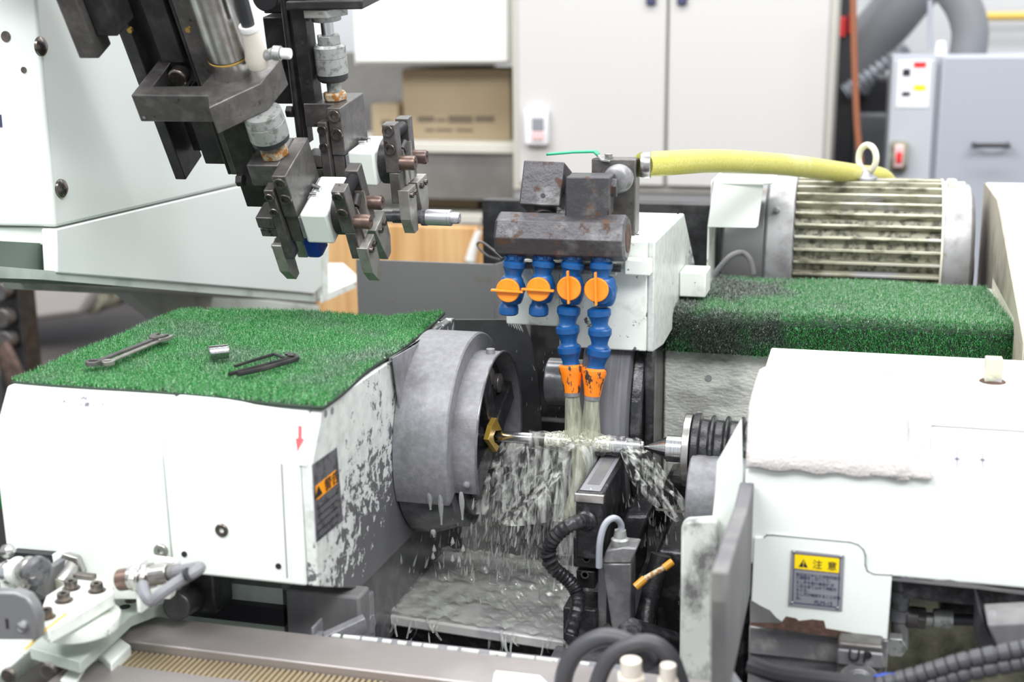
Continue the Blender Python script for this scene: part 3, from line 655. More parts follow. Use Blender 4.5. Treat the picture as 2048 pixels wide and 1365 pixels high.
for s_, p_ in (('SAE', c1), ('少 網', c2_)): text(s_, M['inkblue'], t, Vector((p_.x, front_y(p_.z)-.0028, p_.z+(.0012 if s_ == 'SAE' else -.0002))), .0052, (SLT, 0, 0))
for a in ((129, 803), (206, 808)):
    p = onfront(*a, .002); MB().lathe([(0, .0018), (.001, .001)], p, (0, -1, 0), 10).build('rivet', M['chrome'], t)
# fixing screws on the front covers
def fscrew(a, r, mt=M['bolt'], par=None):
    p = onfront(*a, 0)
    socket_bolt('bolt', p, (0, -1, -.05), r, .003, mt, par or t, None, .45)
fscrew((445, 1060), .0068); fscrew((323, 1102), .0075, M['steel'])
for a in ((370, 1108), (558, 1132)):
    p = onfront(*a, 0); MB().cyl(p+Vector((0, .002, 0)), p-Vector((0, .002, 0)), .003, n=16).build('hole_plug', M['ink'], t)
# warning label on the end face
def onside(a): return P(*a, X=XS+.0008)
lab = [onside(a) for a in ((626, 930), (674, 896), (686, 1042), (634, 1085))]
MB().prism(lab, (-.0008, 0, 0)).build('warning_label', M['labeldark'], t)
oc = [P(*a, X=XS+.0014) for a in ((632, 974), (672, 941), (674, 968), (634, 1001))]
MB().prism(oc, (-.0006, 0, 0)).build('orange_band', M['safety_orange'], t)
cc = (oc[0]+oc[1]+oc[2]+oc[3])/4
RS = (RX, 0, RX)
text('▲ 警告', M['ink'], t, cc+Vector((.0008, 0, 0)), .0135, RS, sx=1.35)
for k in range(5):
    q = P(656, 1003+k*15, X=XS+.0014); text('━━ ━━ ━ ━', M['ink'], t, q, .0075, RS)
for a in ((651, 828), (664, 822)):
    p = P(*a, X=XS); MB().cyl(p, p+Vector((.0006, 0, 0)), .0035, n=16).build('paint_chip', M['gray'], t)

# chuck guard
Xa = (1, 0, 0); AX = lambda x: (x, 0, 1.05)
t = thing('chuck_guard', 'grey stepped guard hood curved around the chuck on the worn headstock end', 'guard', AX(XS))
def shell(nm, x0, x1, ri, ro, a0, a1, mt, n=64):
    m = MB(); m.lathe([(0, ro), (x1-x0, ro), (x1-x0, ri), (0, ri), (0, ro)], AX(x0), Xa, n, False, (math.radians(a0), math.radians(a1), (0, 1, 0)))
    k = n+1
    m.f.append([0, k, 2*k, 3*k]); m.f.append([n, 2*k-1+0, 3*k-1, 4*k-1])
    return m.build(nm, mt, t, .0012)
shell('hood', XS+.001, -.118, .115, .1215, -25, 204, M['gray'])
shell('hood_face', -.121, -.117, .098, .1205, -25, 204, M['gray'])
shell('rim', -.118, -.089, .0985, .1, -40, 204, M['gray'])
shell('lip', -.0905, -.0885, .0982, .1012, -48, 204, M['graywet'])
p = Vector((-.102, .1*math.cos(math.radians(196)), 1.05+.1*math.sin(math.radians(196)))); MB().lathe([(0, .0045), (.003, .004), (.005, .001)], p, (0, -1, -.1)).build('screw', M['gray'], t)
p = Vector((-.1, 0, 1.15)); MB().lathe([(0, .0055), (.005, .005), (.0055, .002)], p, (0, 0, 1)).build('screw', M['gray'], t)
w = [P(*a, X=-.176) for a in ((783, 716), (868, 668), (880, 655), (830, 760), (815, 815), (797, 822))]
MB().prism([(q.x, q.y, q.z) for q in w], (.002, 0, 0)).build('side_flap', M['gray'], t, .0005)
w = [P(*a, X=-.176) for a in ((783, 716), (868, 668), (885, 650), (783, 722))]
MB().prism(w, (-.003, 0, 0)).build('flap_fold', M['graywet'], t)

t = thing('chuck', 'dark wet chuck with an angular yellow driver plate, inside the grey hood', 'chuck', AX(XS))
MB().lathe([(0, .118), (.02, .118), (.05, .108), (.06, .108)], AX(XS+.001), Xa, 64).build('spindle_flange', M['graywet'], t, .001)
MB().lathe([(0, .094), (.03, .094), (.03, .06), (.034, .06), (.034, .03), (.036, .028), (.04, .012)], AX(-.14), Xa, 64).build('face_plate', M['darkwet'], t, .001)
for k in range(10):
    a = 2*math.pi*k/10+.2
    MB().lathe([(0, .012), (.006, .012), (.008, .009)], (-.108, .07*math.cos(a), 1.05+.07*math.sin(a)), Xa, 20).build('clamp_screw', M['black2'], t, .0008)
for a in (25, 115, 205, 295):
    a = math.radians(a); c, s = math.cos(a), math.sin(a)
    MB().obox((-.106, .05*c, 1.05+.05*s), (1, 0, 0), (0, c, s), (0, -s, c), (.012, .036, .014)).build('jaw', M['darkwet'], t, .002)
YD = [(-.03, 0), (-.01, .0), (.012, .034), (.004, .042)]
m = MB()
def pt(a, x=-.088): return P(*a, X=x)
dr = [pt(a) for a in ((993, 836), (1004, 861), (992, 862), (987, 873), (989, 884), (999, 893), (994, 905), (977, 880), (984, 852))]
m.prism(dr, (-.006, 0, 0)).build('driver_plate', M['yellow_metal'], t, .0003, ang=15)
MB().lathe([(0, .014), (.010, .013), (.0125, .008)], AX(-.112), Xa, 24).build('dead_centre', M['graywet'], t)

# ---------------------------------------------------------------- workpiece and tailstock
t = thing('workpiece_shaft', 'bright steel shaft being ground between chuck and tailstock centre under the coolant', 'shaft', AX(0))
MB().lathe([(0, .003), (0, .0062), (.004, .0068), (.047, .0068)], AX(-.097), Xa, 32).build('journal', M['chrome'], t)
MB().lathe([(0, .0088), (.016, .0088)], AX(-.05), Xa, 32).build('collar', M['black2'], t)
MB().lathe([(0, .0082), (.05, .0082), (.0505, .0092), (.094, .0092), (.0945, .0072), (.098, .0072), (.0985, .0082), (.1105, .0082), (.1115, .0068), (.1135, .0060), (.1135, .002)], AX(-.034), Xa, 40).build('ground_body', M['chrome'], t)

t = thing('tailstock', 'tailstock with a bright cone centre, steel flange and dark bellows, right of the shaft', 'machine head', AX(.15))
MB().lathe([(0, .0005), (.025, .0128), (.026, .0152), (.047, .0152)], AX(.0805), Xa, 48).build('centre', M['chrome'], t)
MB().lathe([(0, .038), (.0005, .0415), (.0085, .0415), (.009, .039)], AX(.1265), Xa, 64).build('flange', M['steel'], t, .0006)
prof_b = []
prof_b = [(0, .03), (.001, .042), (.009, .043), (.01, .036), (.019, .0355), (.021, .041), (.0245, .041), (.026, .036), (.035, .0355), (.037, .041), (.0405, .041), (.042, .036), (.051, .0355), (.053, .041), (.0565, .041), (.058, .036), (.068, .036)]
MB().lathe(prof_b, AX(.1355), Xa, 48).build('bellows', M['darkwet'], t, .0012)
m = MB().lathe([(0, .043), (.0015, .0455), (.072, .0455)], (.139, -.045, 1.012), Xa, 48); m.build('cylinder', M['gray'], t, .001)
MB().box(.142, .21, .02, .12, .953, 1.04).build('body', M['darkwet'], t, .004)

# ---------------------------------------------------------------- tailstock cover
Yf = -.22
x_l = .212
pf = [(.10, 1.15), (-.184, 1.15), (-.215, 1.119), (Yf, 1.113), (Yf, 1.0105), (-.19, 1.009), (.10, 1.0)]
t = thing('tailstock_cover', 'white tailstock cover at the right, under the towel', 'machine cover', (.4, -.1, .93))
MB().prism([(x_l, y, z) for y, z in pf], (.5, 0, 0)).build('cover', M['white'], t, .0025, 3)
bb = P(1890, 855, Z=1.1503); MB().box(.36, .71, -.1855, -.184, 1.1488, 1.1503).build('seam', M['labelgray'], t)
for a in ((1914, 918), (1965, 920)):
    yy = -.2
    for _ in range(4):
        p = P(*a, Y=yy-.001); yy = -.184-(1.15-p.z)
    m = MB(); n_ = Vector((0, -.7, .7)); e_ = Vector((0, .7, .7))
    m.obox(p, (1, 0, 0), e_, n_, (.0005, .008, .0003)).obox(p, (1, 0, 0), e_, n_, (.003, .0006, .0003)).build('scribed_cross', M['inkblue'], t)
MB().box(x_l+.15, .7, -.208, .0, .985, 1.0085).build('dark_skirt', M['darkwet'], t)
# front door panel of the cover, lower left
def q(a, Y): return P(*a, Y=Y)
Yp = Yf-.0025
dp = [(1528, 1076), (1534, 1071), (1545, 1071), (1700, 1085), (1716, 1090), (1727, 1100), (1731, 1112), (1731, 1132), (1735, 1143), (1748, 1149), (1784, 1151), (1775, 1281), (1690, 1268), (1500, 1238), (1508, 1076)]
MB().prism([q(a, Yp) for a in dp], (0, .02, 0)).build('lower_door', M['white'], t, .0012)
m = MB()
sl_ = [P(a[0], a[1], Y=Yp-.0003) for a in dp[:11]]
for a, b in zip(sl_, sl_[1:]):
    d_ = (b-a).normalized(); n_ = Vector((0, 1, 0)).cross(d_)*.0007; m.prism([a+n_-d_*.0004, b+n_+d_*.0004, b-n_+d_*.0004, a-n_-d_*.0004], (0, .0006, 0))
m.build('door_seam', M['labelgray'], t)
MB().prism([q(a, Yp-.0006) for a in ((1500, 1200), (1520, 1212), (1540, 1222), (1552, 1236), (1566, 1246), (1500, 1252))], (0, .001, 0)).build('grime_patch', M['rubber'], t)
rf = [(1500, 1246), (1562, 1247), (1572, 1234), (1592, 1238), (1598, 1243), (1625, 1240), (1648, 1243), (1652, 1258), (1700, 1266), (1752, 1280), (1750, 1286), (1500, 1252)]
MB().prism([q(a, Yp-.0008) for a in rf], (0, .001, 0)).build('rust_edge', M['rustflake'], t)
rg = [(1784, 1157), (1800, 1158), (1812, 1154), (1830, 1160), (1860, 1163), (1900, 1160), (1930, 1168), (1960, 1172), (2000, 1178), (2060, 1184), (2060, 1192), (1950, 1178), (1784, 1162)]
MB().prism([P(a[0], a[1], Y=Yf-.0006) for a in rg], (0, .001, 0)).build('grime_edge', M['rubber'], t)
# caution plate
t = thing('caution_plate', 'silver caution plate with a yellow heading on the white tailstock door', 'sign', q((1632, 1165), Yp-.001))
c = [(1583, 1100), (1689, 1111), (1684, 1222), (1577, 1211)]
tilt = [q(a, Yp) for a in c]
MB().prism([v+Vector((0, -.0016, 0)) for v in tilt], (0, .0014, 0)).build('plate', M['labelgray'], t, .0003)
ctr = sum(tilt, Vector())/4
y_ = Yp-.0018
def PP(a): return P(*a, Y=y_)
MB().prism([PP(a) for a in ((1589, 1108), (1680, 1117), (1678, 1147.5), (1588, 1138))], (0, .0003, 0)).build('yellow_band', M['safety_yellow'], t)
def line(a, b, w=.0005, nm='border', mt=None, par=None, yy=None):
    p, r = (PP(a), PP(b)) if yy is None else (P(*a, Y=yy), P(*b, Y=yy)); d = (r-p).normalized(); n = Vector((0, 1, 0)).cross(d)
    return MB().prism([p+n*w, r+n*w, r-n*w, p-n*w], (0, .0003, 0))
m = MB()
for a, b in (((1588.5, 1108), (1680, 1117)), ((1680, 1117), (1676, 1216)), ((1676, 1216), (1585, 1206)), ((1585, 1206), (1588.5, 1108)), ((1588, 1138.5), (1678.5, 1148))):
    k = line(a, b); m.add(k.v, k.f)
m.build('border', M['inkblue'], t)
# slope of the lettering follows the plate
dvec = (PP((1680, 1117))-PP((1589, 1108))); sl = math.atan2(-dvec.z, dvec.x)
def tx(s, a, size, mt=M['ink'], sx=1, al='CENTER', sp=1): return text(s, mt, t, PP(a)+Vector((0, -.0003, 0)), size, (RX, sl, 0), 'lettering', .0001, al, sp, 1, sx)
tri = [PP(a) for a in ((1607.3, 1119), (1616, 1136.5), (1597, 1134.5))]
MB().prism([v+Vector((0, -.0002, 0)) for v in tri], (0, .0003, 0)).build('warning_triangle', M['ink'], t, .0006)
tx('!', (1607, 1129.5), .009, M['safety_yellow'])
tx('注', (1635, 1131), .0095); tx('意', (1664, 1134), .0095)
rows = ['砥石加工中に工作物交換口', 'に接触をしないこと。', '', 'もし手を触れ機械が 切', 'にある全て止めて停動を', 'もどる。', 'もし不が機械することが発', '生。']
ys = (1145, 1151.5, 0, 1160, 1168, 1176, 1184, 1192)
for s, yy in zip(rows, ys):
    if s: tx(s, (1592, yy+4), .0036, M['inkblue'], .95, 'LEFT', 1.0)
tx('PLM-15', (1647, 1207), .0055, M['inkblue'])
for a in ((1587.5, 1104.5), (1681.5, 1114), (1584, 1206), (1675, 1217)):
    MB().lathe([(0, .0016), (.0008, .0012), (.0011, .0002)], PP(a), (0, -1, 0), 12).build('rivet', M['chrome'], t)

# end guard plates left of the cover
t = thing('end_guard', 'white bent end guard between the grey tailstock cylinder and the dark rubber flap', 'guard', (.2, -.2, .9))
g1 = [P(*a, Y=-.2) for a in ((1483, 838), (1486, 940), (1484, 1000), (1470, 1060), (1440, 1120), (1420, 1100), (1424, 1042), (1430, 985), (1434, 925))]
MB().prism(g1, (0, .003, 0)).build('upper_plate', M['white'], t, .0006)
g2 = [P(*a, Y=-.215) for a in ((1362, 1053), (1372, 1043), (1424, 1040), (1436, 1046), (1436, 1370), (1358, 1370))]
MB().prism(g2, (0, .014, 0)).build('lower_plate', M['mottled'], t, .003)
t = thing('rubber_flap', 'thick dark grey flap plate standing in front of the white tailstock door', 'flap', (.215, -.25, .9))
ff = [P(*a, X=.212) for a in ((1496, 946), (1484, 990), (1474, 1048), (1436, 1140), (1428, 1200), (1429, 1380))]
bk = [(.212, -.218, ff[-1].z), (.212, -.218, ff[0].z)]
ff2 = [Vector((.212, max(v.y, -.42), v.z)) for v in ff]
r_ = MB()
zf_ = [1.095, 1.075, 1.05, 1.0, .98, .86]; yf_ = [-.222, -.2235, -.236, -.30, -.312, -.312]
pts = [(.214, y, z) for y, z in zip(yf_, zf_)]+[(.214, -.2225, .86)]
fe = [P(*a, X=.2205) for a in ((1508, 950), (1499, 1010), (1480, 1068), (1458, 1140), (1456, 1200), (1456, 1400))]
fe = [(v.y-.006, v.z) for v in fe]
fe[0] = (min(fe[0][0], -.228), 1.094)
MB().prism([(.2205, y, z) for y, z in [(-.2235, 1.094)]+fe+[(-.2235, fe[-1][1])]], (-.013, 0, 0)).build('flap', M['rubber'], t, .0015, ang=15)

# towel
m = MB()
def tw(u, v):
    # u across, v from back top to front hem: follows the cover's top and chamfer
    L = [(.005, 1.1515), (-.184, 1.1515), (-.218, 1.118), (-.2235, 1.104)]
    seg = [0, .189, .236, .251]; s_ = v*.247
    for i in range(3):
        if s_ <= seg[i+1] or i == 2:
            k = (s_-seg[i])/(seg[i+1]-seg[i]); y = L[i][0]+(L[i+1][0]-L[i][0])*k; z = L[i][1]+(L[i+1][1]-L[i][1])*k; break
    xl_ = .2125-.004*(1-v)-.0025*math.sin(v*3.1)+(.012*max(0, 1-v*7)); xr_ = .352+.008*v-.012*(1-v)*(1-v)
    x = xl_+(xr_-xl_)*u
    w = .0012*math.sin(x*40+v*5)+.001*math.sin(x*21-v*9)
    h = .0055+w+.0005*rng.random()
    edge = min(u, 1-u, v*1.5, (1-v))*40; h *= min(1, .55+edge*.45)
    nrm = (0, 0, 1) if s_ < .185 else ((0, -.7, .7) if s_ < .236 else (0, -1, .1))
    if v > .97: z += .0012*math.sin(u*25)
    return (x, y+nrm[1]*h, z+nrm[2]*h)
m.grid(tw, 110, 120)
TOW = m.build('towel', M['towel'], None, flat=False, ang=180, label='folded white terry towel with faint rust specks draped over the white tailstock cover', cat='towel')
md = TOW.modifiers.new('thick', 'SOLIDIFY'); md.thickness = .005; md.offset = -1
# second, inner fold at its right side
m = MB()
def tw2(u, v):
    L = [(.0, 1.152), (-.184, 1.152), (-.2195, 1.117), (-.2235, 1.108)]
    seg = [0, .184, .234, .243]; s_ = v*.241
    for i in range(3):
        if s_ <= seg[i+1] or i == 2:
            k = (s_-seg[i])/(seg[i+1]-seg[i]); y = L[i][0]+(L[i+1][0]-L[i][0])*k; z = L[i][1]+(L[i+1][1]-L[i][1])*k; break
    x = .325+u*(.05+.004*v); h = .0028+.0008*math.sin(v*30+u*9)
    nrm = (0, 0, 1) if s_ < .184 else ((0, -.7, .7) if s_ < .234 else (0, -1, .1))
    return (x, y+nrm[1]*h, z+nrm[2]*h)
m.grid(tw2, 30, 80)
WL[TOW.name] = TOW.location.copy()
o = m.build('under_fold', M['towel'], TOW, ang=180); md = o.modifiers.new('thick', 'SOLIDIFY'); md.thickness = .003; md.offset = -1

# top nut beside the mat
t = thing('square_nut', 'square rusty nut on the white tailstock cover right of the towel', 'nut', P(1985, 765, Z=1.15))
p = P(1985, 762, Z=1.151)
MB().box(p.x-.0085, p.x+.0085, p.y-.0085, p.y+.0085, 1.151, 1.176).build('nut', M['fin'], t, .001)
MB().lathe([(0, .0135), (.0012, .012), (.002, .0095)], (p.x, p.y, 1.1503), (0, 0, 1), 20).build('rust_ring', M['rustflake'], t)
# ---------------------------------------------------------------- grinding wheel and its guard
t = thing('grinding_wheel', 'large grey grinding wheel behind the shaft, under the white guard', 'grinding wheel', (.03, .16, .9))
MB().lathe([(0, .146), (.002, .15), (.056, .15), (.058, .146)], (.0, .16, 1.05), Xa, 128).build('abrasive_ring', M['wheel'], t)
MB().lathe([(0, .135), (.014, .132)], (.058, .16, 1.05), Xa, 96).build('flange', M['darkwet'], t, .002)
MB().lathe([(0, .03), (.062, .03)], (-.062, .13, 1.085), Xa, 64).build('hub', M['graywet'], t, .002)
Yg = .035
A_ = P(1296, 483, Y=Yg); Bk = P(1361, 427, Z=A_.z); Lb = P(1012, 632, Y=Yg)
t = thing('wheel_guard', 'white grinding wheel guard behind the blue coolant hoses, chipped at its lower edges', 'guard', (0, .2, 1.13))
xr = A_.x; xl = Lb.x; zt = A_.z; yb = Bk.y
fp_ = [(xl, P(1012, 648, Y=Yg).z), (P(1118, 652, Y=Yg).x, P(1118, 654, Y=Yg).z), (P(1118, 652, Y=Yg).x, P(1200, 690, Y=Yg).z), (xr, P(1292, 704, Y=Yg).z), (xr, P(1300, 560, Y=Yg).z), (xr, zt), (xl+.03, zt), (xl, zt-.11)]
zs_ = fp_[1][1]; xs_g = fp_[1][0]
MB().box(xl, xs_g, Yg, Yg+.012, zs_, zt-.03).build('front_plate', M['white_oily'], t, .002)
MB().box(xs_g+.0001, xr, Yg, Yg+.012, fp_[3][1], zt).build('front_plate', M['white_old'], t, .002)
MB().box(xl+.03, xr, Yg+.012, yb, zt-.006, zt).build('top_plate', M['white'], t, .002)
sq = [P(*a, X=xr) for a in ((1378, 525), (1372, 592), (1314, 690))]
sp_ = [(Yg+.0, zt), (yb, zt)]+[(v.y, v.z) for v in sq]+[(Yg, fp_[3][1])]
MB().prism([(xr, y, z) for y, z in sp_], (.008, 0, 0)).build('side_plate', side_mat('edge_worn_guard_enamel', .55, .33), t, .002)
MB().box(xl+.06, xr, yb+.02, yb+.04, .9, zt-.01).build('back_plate', M['pit'], t)
p = P(1275, 468, Z=zt+.001); MB().cyl((p.x, p.y, zt-.001), (p.x, p.y, zt+.0004), .002, n=12).build('screw_hole', M['ink'], t)
# hinge bar across the front
hz = P(1150, 540, Y=Yg-.012).z
MB().tube([(P(1040, 540, Y=.02).x, .023, hz+.004), (P(1240, 545, Y=.02).x, .023, hz+.004)], .005, sub=1, n=12).build('hinge_rod', M['black2'], t)
p1_, p2_ = P(1248, 519, Y=.015), P(1300, 553, Y=.015)
MB().box(p1_.x, p2_.x, .015, .0345, p2_.z, p1_.z).build('hinge_block', M['white_old'], t, .002)
for a, b in (((1040, 520), (1062, 553)), ((1098, 522), (1232, 553))):
    p1_, p2_ = P(*a, Y=.026), P(*b, Y=.026)
    MB().box(p1_.x, p2_.x, .028, .0345, p2_.z, p1_.z).build('hinge_block', M['white_oily'], t, .0015)
MB().box(xr-.004, xr+.008, Yg+.01, Yg+.03, .98, fp_[3][1]-.001).build('seal_strip', M['darkwet'], t, .003)
m = MB(); 
for k in range(6):
    x = xl+.001+k*.0025; m.prism([(x, Yg+.002, fp_[0][1]+.002), (x+.0022, Yg+.002, fp_[0][1]+.002), (x+.0015+.0008*k, Yg+.004, fp_[0][1]-.004-.0012*k)], (0, .004, 0))
m.build('drip_edge', M['white_old'], t)

t = thing('splash_plate', 'dark plate with a curved edge between the chuck hood and the wheel', 'plate', (-.2, .24, .9))
sp2 = [P(*a, Y=.23) for a in ((800, 640), (1008, 640), (1048, 646), (1062, 685), (1073, 735), (1080, 800), (1083, 868), (1083, 960), (800, 960))]
MB().prism(sp2, (0, .004, 0)).build('plate', mat('dark_splash_plate', (.05, .05, .054), .3, .3, col2=(.09, .09, .095), scale=12), t)
t = thing('splash_sheet', 'grey steel splash sheet with a faint rust run, upright behind the headstock', 'panel', (-.33, .45, .95))
p, q_ = P(712, 519, Y=.45), P(987, 528, Y=.45)
zt_ = p.z; 
MB().box(p.x, q_.x, .45, .4535, .93, zt_).build('sheet', M['sheet'], t, .0004)
r1 = P(1009, 519, Y=.36)
MB().prism([(q_.x, .45, zt_), (q_.x, .45, .93), (q_.x+.028, .55, .93), (q_.x+.028, .55, zt_)], (.003, 0, 0)).build('return_edge', M['rubber'], t)
e = P(1290, 600, Y=.5)
MB().box(-.30, .3, .66, .70, .6, 1.245).build('machine_rear_wall', M['pit'], None, label='dark rear wall of the grinder behind the wheel guard', cat='machine panel')

# ---------------------------------------------------------------- coolant manifold and valve
t = thing('coolant_manifold', 'eight-sided rust-blotched manifold bar carrying the four blue hoses', 'manifold', P(1125, 515, Y=.03))
YM = .0
c0, c1 = P(998, 470, Y=YM), P(1256, 475, Y=YM); zc = P(1125, 473, Y=YM).z
R_ = .0262
MB().lathe([(0, R_-.003), (.003, R_), (c1.x-c0.x-.003, R_), (c1.x-c0.x, R_-.003)], (c0.x, YM, zc), Xa, 8).build('bar', M['rusty'], t, .0008, flat=True)
bpy.data.objects['bar'].rotation_euler = (0, 0, 0)
MB().lathe([(0, .016), (.0006, .016), (.0006, .012), (.0002, .012)], (c1.x, YM, zc), Xa, 24).build('end_plug', M['rustflake'], t)
t = thing('elbow_block', 'slanted rust-blotched elbow block left on top of the manifold', 'pipe block', P(1085, 420, Y=.04))
R1 = Vector((1, 0, .0)); U1 = Vector((.03, .34, .94)).normalized(); R1 = (R1-U1*R1.dot(U1)).normalized(); B1 = U1.cross(R1)
MB().obox(P(1092, 376, Y=.03), R1, B1, U1, (.0235, .022, .0255)).build('block', M['rusty'], t, .0015)
p = P(1095, 400, Y=.0)-B1*0; MB().lathe([(0, .0026), (.0006, .0026), (.0006, .0018)], Vector(P(1092, 376, Y=.03))-B1*(-.0222 if B1.y < 0 else .0222)-U1*.014+R1*.003, (B1 if B1.y < 0 else -B1), 14).build('plug', M['ink'], t)
MB().cyl(P(1090, 436, Y=.015), P(1092, 405, Y=.03), .013).build('nipple', M['black2'], t)
t = thing('valve_block', 'heavily rusted square block on the manifold, right of the slanted block', 'pipe block', P(1180, 430, Y=.04))
R2 = Vector((.995, .1, .02)); MB().obox(P(1180, 390, Y=.02), (1, .08, .0), (-.08, 1, 0), (.03, 0, 1), (.0245, .024, .0225)).build('block', M['rusty'], t, .0018)
p = P(1229, 376, Y=.02); m = MB(); hexa(m, p-Vector((.006, 0, 0)), (1, .1, 0), .011, .009); m.build('union_nut', M['rusty'], t, .001)
t = thing('port_block', 'tall dark port block behind the valve, joined to the yellow hose', 'pipe block', P(1220, 450, Y=.12))
pa, pb = P(1183, 316, Y=.075), P(1270, 455, Y=.075); zb_ = zt
MB().box(pa.x, pb.x, .075, .105, zb_+.0005, P(1220, 318, Y=.075).z).build('block', M['black2'], t, .0015)
t = thing('ball_valve', 'ball valve with a green lever between the rusted block and the tall port block', 'valve', P(1240, 380, Y=.08))
p = P(1236, 358, Y=.055)
MB().lathe([(-.012, .011), (-.01, .0145), (-.002, .0165), (.006, .0165), (.012, .014), (.019, .013)], p, (.15, 1, 0), 28).build('body', M['graygrime'], t, .0008)
pl = [P(1198, 322, Y=.06), P(1204, 310, Y=.075), P(1229, 312, Y=.075), P(1227, 322, Y=.06)]
MB().cyl(P(1218, 335, Y=.08), P(1218, 314, Y=.08), .005).build('stem', M['steel'], t)
m = MB(); hexa(m, P(1217, 316, Y=.078), (0, 0, 1), .0052, .005); m.build('stem_nut', M['steel'], t, .0005)
m = MB()
lv = [P(1222, 322, Y=.078), P(1205, 319, Y=.078), P(1197, 310, Y=.078), P(1190, 303, Y=.078), P(1150, 304, Y=.078), P(1100, 308, Y=.078), P(1094, 309, Y=.078)]
for i, w_ in enumerate(lv[:-1]):
    a_, b_ = lv[i], lv[i+1]
def strip(pts, w, th):
    m = MB(); n = len(pts); vs = []
    for i, p in enumerate(pts):
        d = (pts[min(i+1, n-1)]-pts[max(i-1, 0)]).normalized(); s = Vector((0, 1, 0)); nn = d.cross(s).normalized()
        ww = w(i) if callable(w) else w
        vs += [p+s*ww+nn*th, p-s*ww+nn*th, p-s*ww-nn*th, p+s*ww-nn*th]
    fs = [(4*i+k, 4*i+(k+1) % 4, 4*i+4+(k+1) % 4, 4*i+4+k) for i in range(n-1) for k in range(4)]+[(0, 1, 2, 3), (4*n-4, 4*n-1, 4*n-2, 4*n-3)]
    return m.add(vs, fs)
strip(lv[2:], lambda i: .0085 if i < 4 else .005, .0013).build('lever', M['green_paint'], t, .0008)
strip(lv[:3], .008, .0013).build('lever_root', M['zinc'], t, .0005)
t = thing('yellow_hose', 'yellow braided hose running from the port block over to the motor', 'hose', P(1500, 370, Y=.35))
hp = [P(1286, 330, Y=.095), P(1340, 326, Y=.14), P(1420, 322, Y=.24), P(1500, 325, Y=.34), P(1580, 331, Y=.45), P(1660, 341, Y=.56), P(1715, 349, Y=.63), P(1765, 357, Y=.68), P(1790, 395, Y=.74)]
MB().tube(hp, .0148, n=24, sub=10).build('hose', M['yellow_hose'], t)
MB().lathe([(0, .013), (.004, .0155), (.012, .0155)], P(1281, 330, Y=.092), (1, .1, 0), 28).build('clamp', M['steel'], t, .0006)

# ---------------------------------------------------------------- four blue coolant hoses
def hose(idx, label, top, balls, valve, knob, vert, nozzle=None, Yh=-.002):
    y = Yh
    T = P(top[0], 498, Y=y)
    t = thing('coolant_hose', label, 'coolant hose', P(*balls[-1], Y=y), 'blue jointed coolant hoses under the manifold')
    MB().lathe([(0, .0105), (.005, .0105), (.0055, .0095), (.008, .0095)], T+Vector((0, .004, .001)), (0, 0, -1), 24).build('nipple', M['rustnut'], t, .0004)
    n0 = P(top[0]-1, 505, Y=y); m = MB().lathe([(0, .0095), (.001, .0112), (.009, .0112), (.012, .0095)], n0, (0, 0, -1), 16)
    for k in range(8):
        a = 2*math.pi*k/8; m.obox(n0+Vector((math.cos(a)*.0112, math.sin(a)*.0112, -.005)), (math.cos(a), math.sin(a), 0), (-math.sin(a), math.cos(a), 0), (0, 0, 1), (.0012, .0026, .0022))
    m.build('connector', M['blue'], t, .0004)
    def seg(p, q):
        d = q-p; L = d.length; return MB().lathe([(-.0015, .0085), (0, .0118), (.0015, .0132), (L*.33, .0132), (L*.36, .0126), (L*.55, .0108), (L*.78, .0093), (L*.9, .0096), (L, .0112), (L*1.02, .009)], p, d, 28).build('hose_segment', M['blue'], t)
    pts = [P(*b, Y=y) for b in balls]
    k0 = valve[1]
    for a, b in zip(pts, pts[1:]): seg(a, b)
    V = P(*valve[0], Y=y)
    m = MB().lathe([(-.016, .0105), (-.012, .0128), (-.006, .0138), (.006, .0138), (.012, .012), (.016, .0098)], V, (0, 0, -1), 28)
    m.cyl(V+Vector((0, -.014, 0)), V+Vector((0, .014, 0)), .0128); m.build('valve_body', M['blue'], t, .001)
    K = P(*knob, Y=y-.018)
    kb = MB().lathe([(0, .0132), (.0045, .0138), (.0055, .0128)], K+Vector((0, .0035, 0)), (0, -1, .0), 36); KB = kb.build('valve_knob', M['orange'], t, .0005)
    hx = (.0012, .0028, .0185) if vert else (.0185, .0028, .0012)
    dz = .0018 if vert else 0
    MB().obox(K+Vector((0, -.004, dz)), (1, 0, -.02 if not vert else .03), (0, 1, 0), (-.03 if vert else .02, 0, 1), hx).build('grip_bar', M['orange'], KB, .0005)
    if nozzle:
        a, b = P(*nozzle[0], Y=y), P(*nozzle[1], Y=y-.004); L = (b-a).length
        MB().lathe([(0, .009), (.0, .0122), (.002, .0142), (.006, .0142), (L*.3, .0128), (L*.55, .0108), (L*.88, .0092)], a, b-a, 28).build('nozzle', M['orange_dirty'], t, .0003)
        MB().lathe([(L*.88, .0094), (L, .0088), (L, .0075), (L*.9, .0075)], a, b-a, 28).build('nozzle_tip', M['gray'], t)
    return t
hose(0, 'first blue coolant hose from the left, short, with its orange tap turned level', (1030, 0), [(1029, 522), (1026, 556)], ((1024, 580), 1), (1016, 581), False)
hose(1, 'second blue coolant hose from the left, short, with its orange tap turned level', (1088, 0), [(1088, 521), (1085, 553)], ((1084, 577), 1), (1077, 579), False)
hose(2, 'third blue coolant hose from the left, long, with upright tap and orange nozzle', (1147, 0), [(1146, 524), (1142, 556)], ((1143, 580), 1), (1138, 577), True, ((1142, 729), (1145, 793)))
hose(3, 'rightmost blue coolant hose, long, with upright tap and orange nozzle', (1204, 0), [(1203, 524), (1202, 558)], ((1208, 583), 1), (1193, 580), True, ((1189, 736), (1184, 800)))
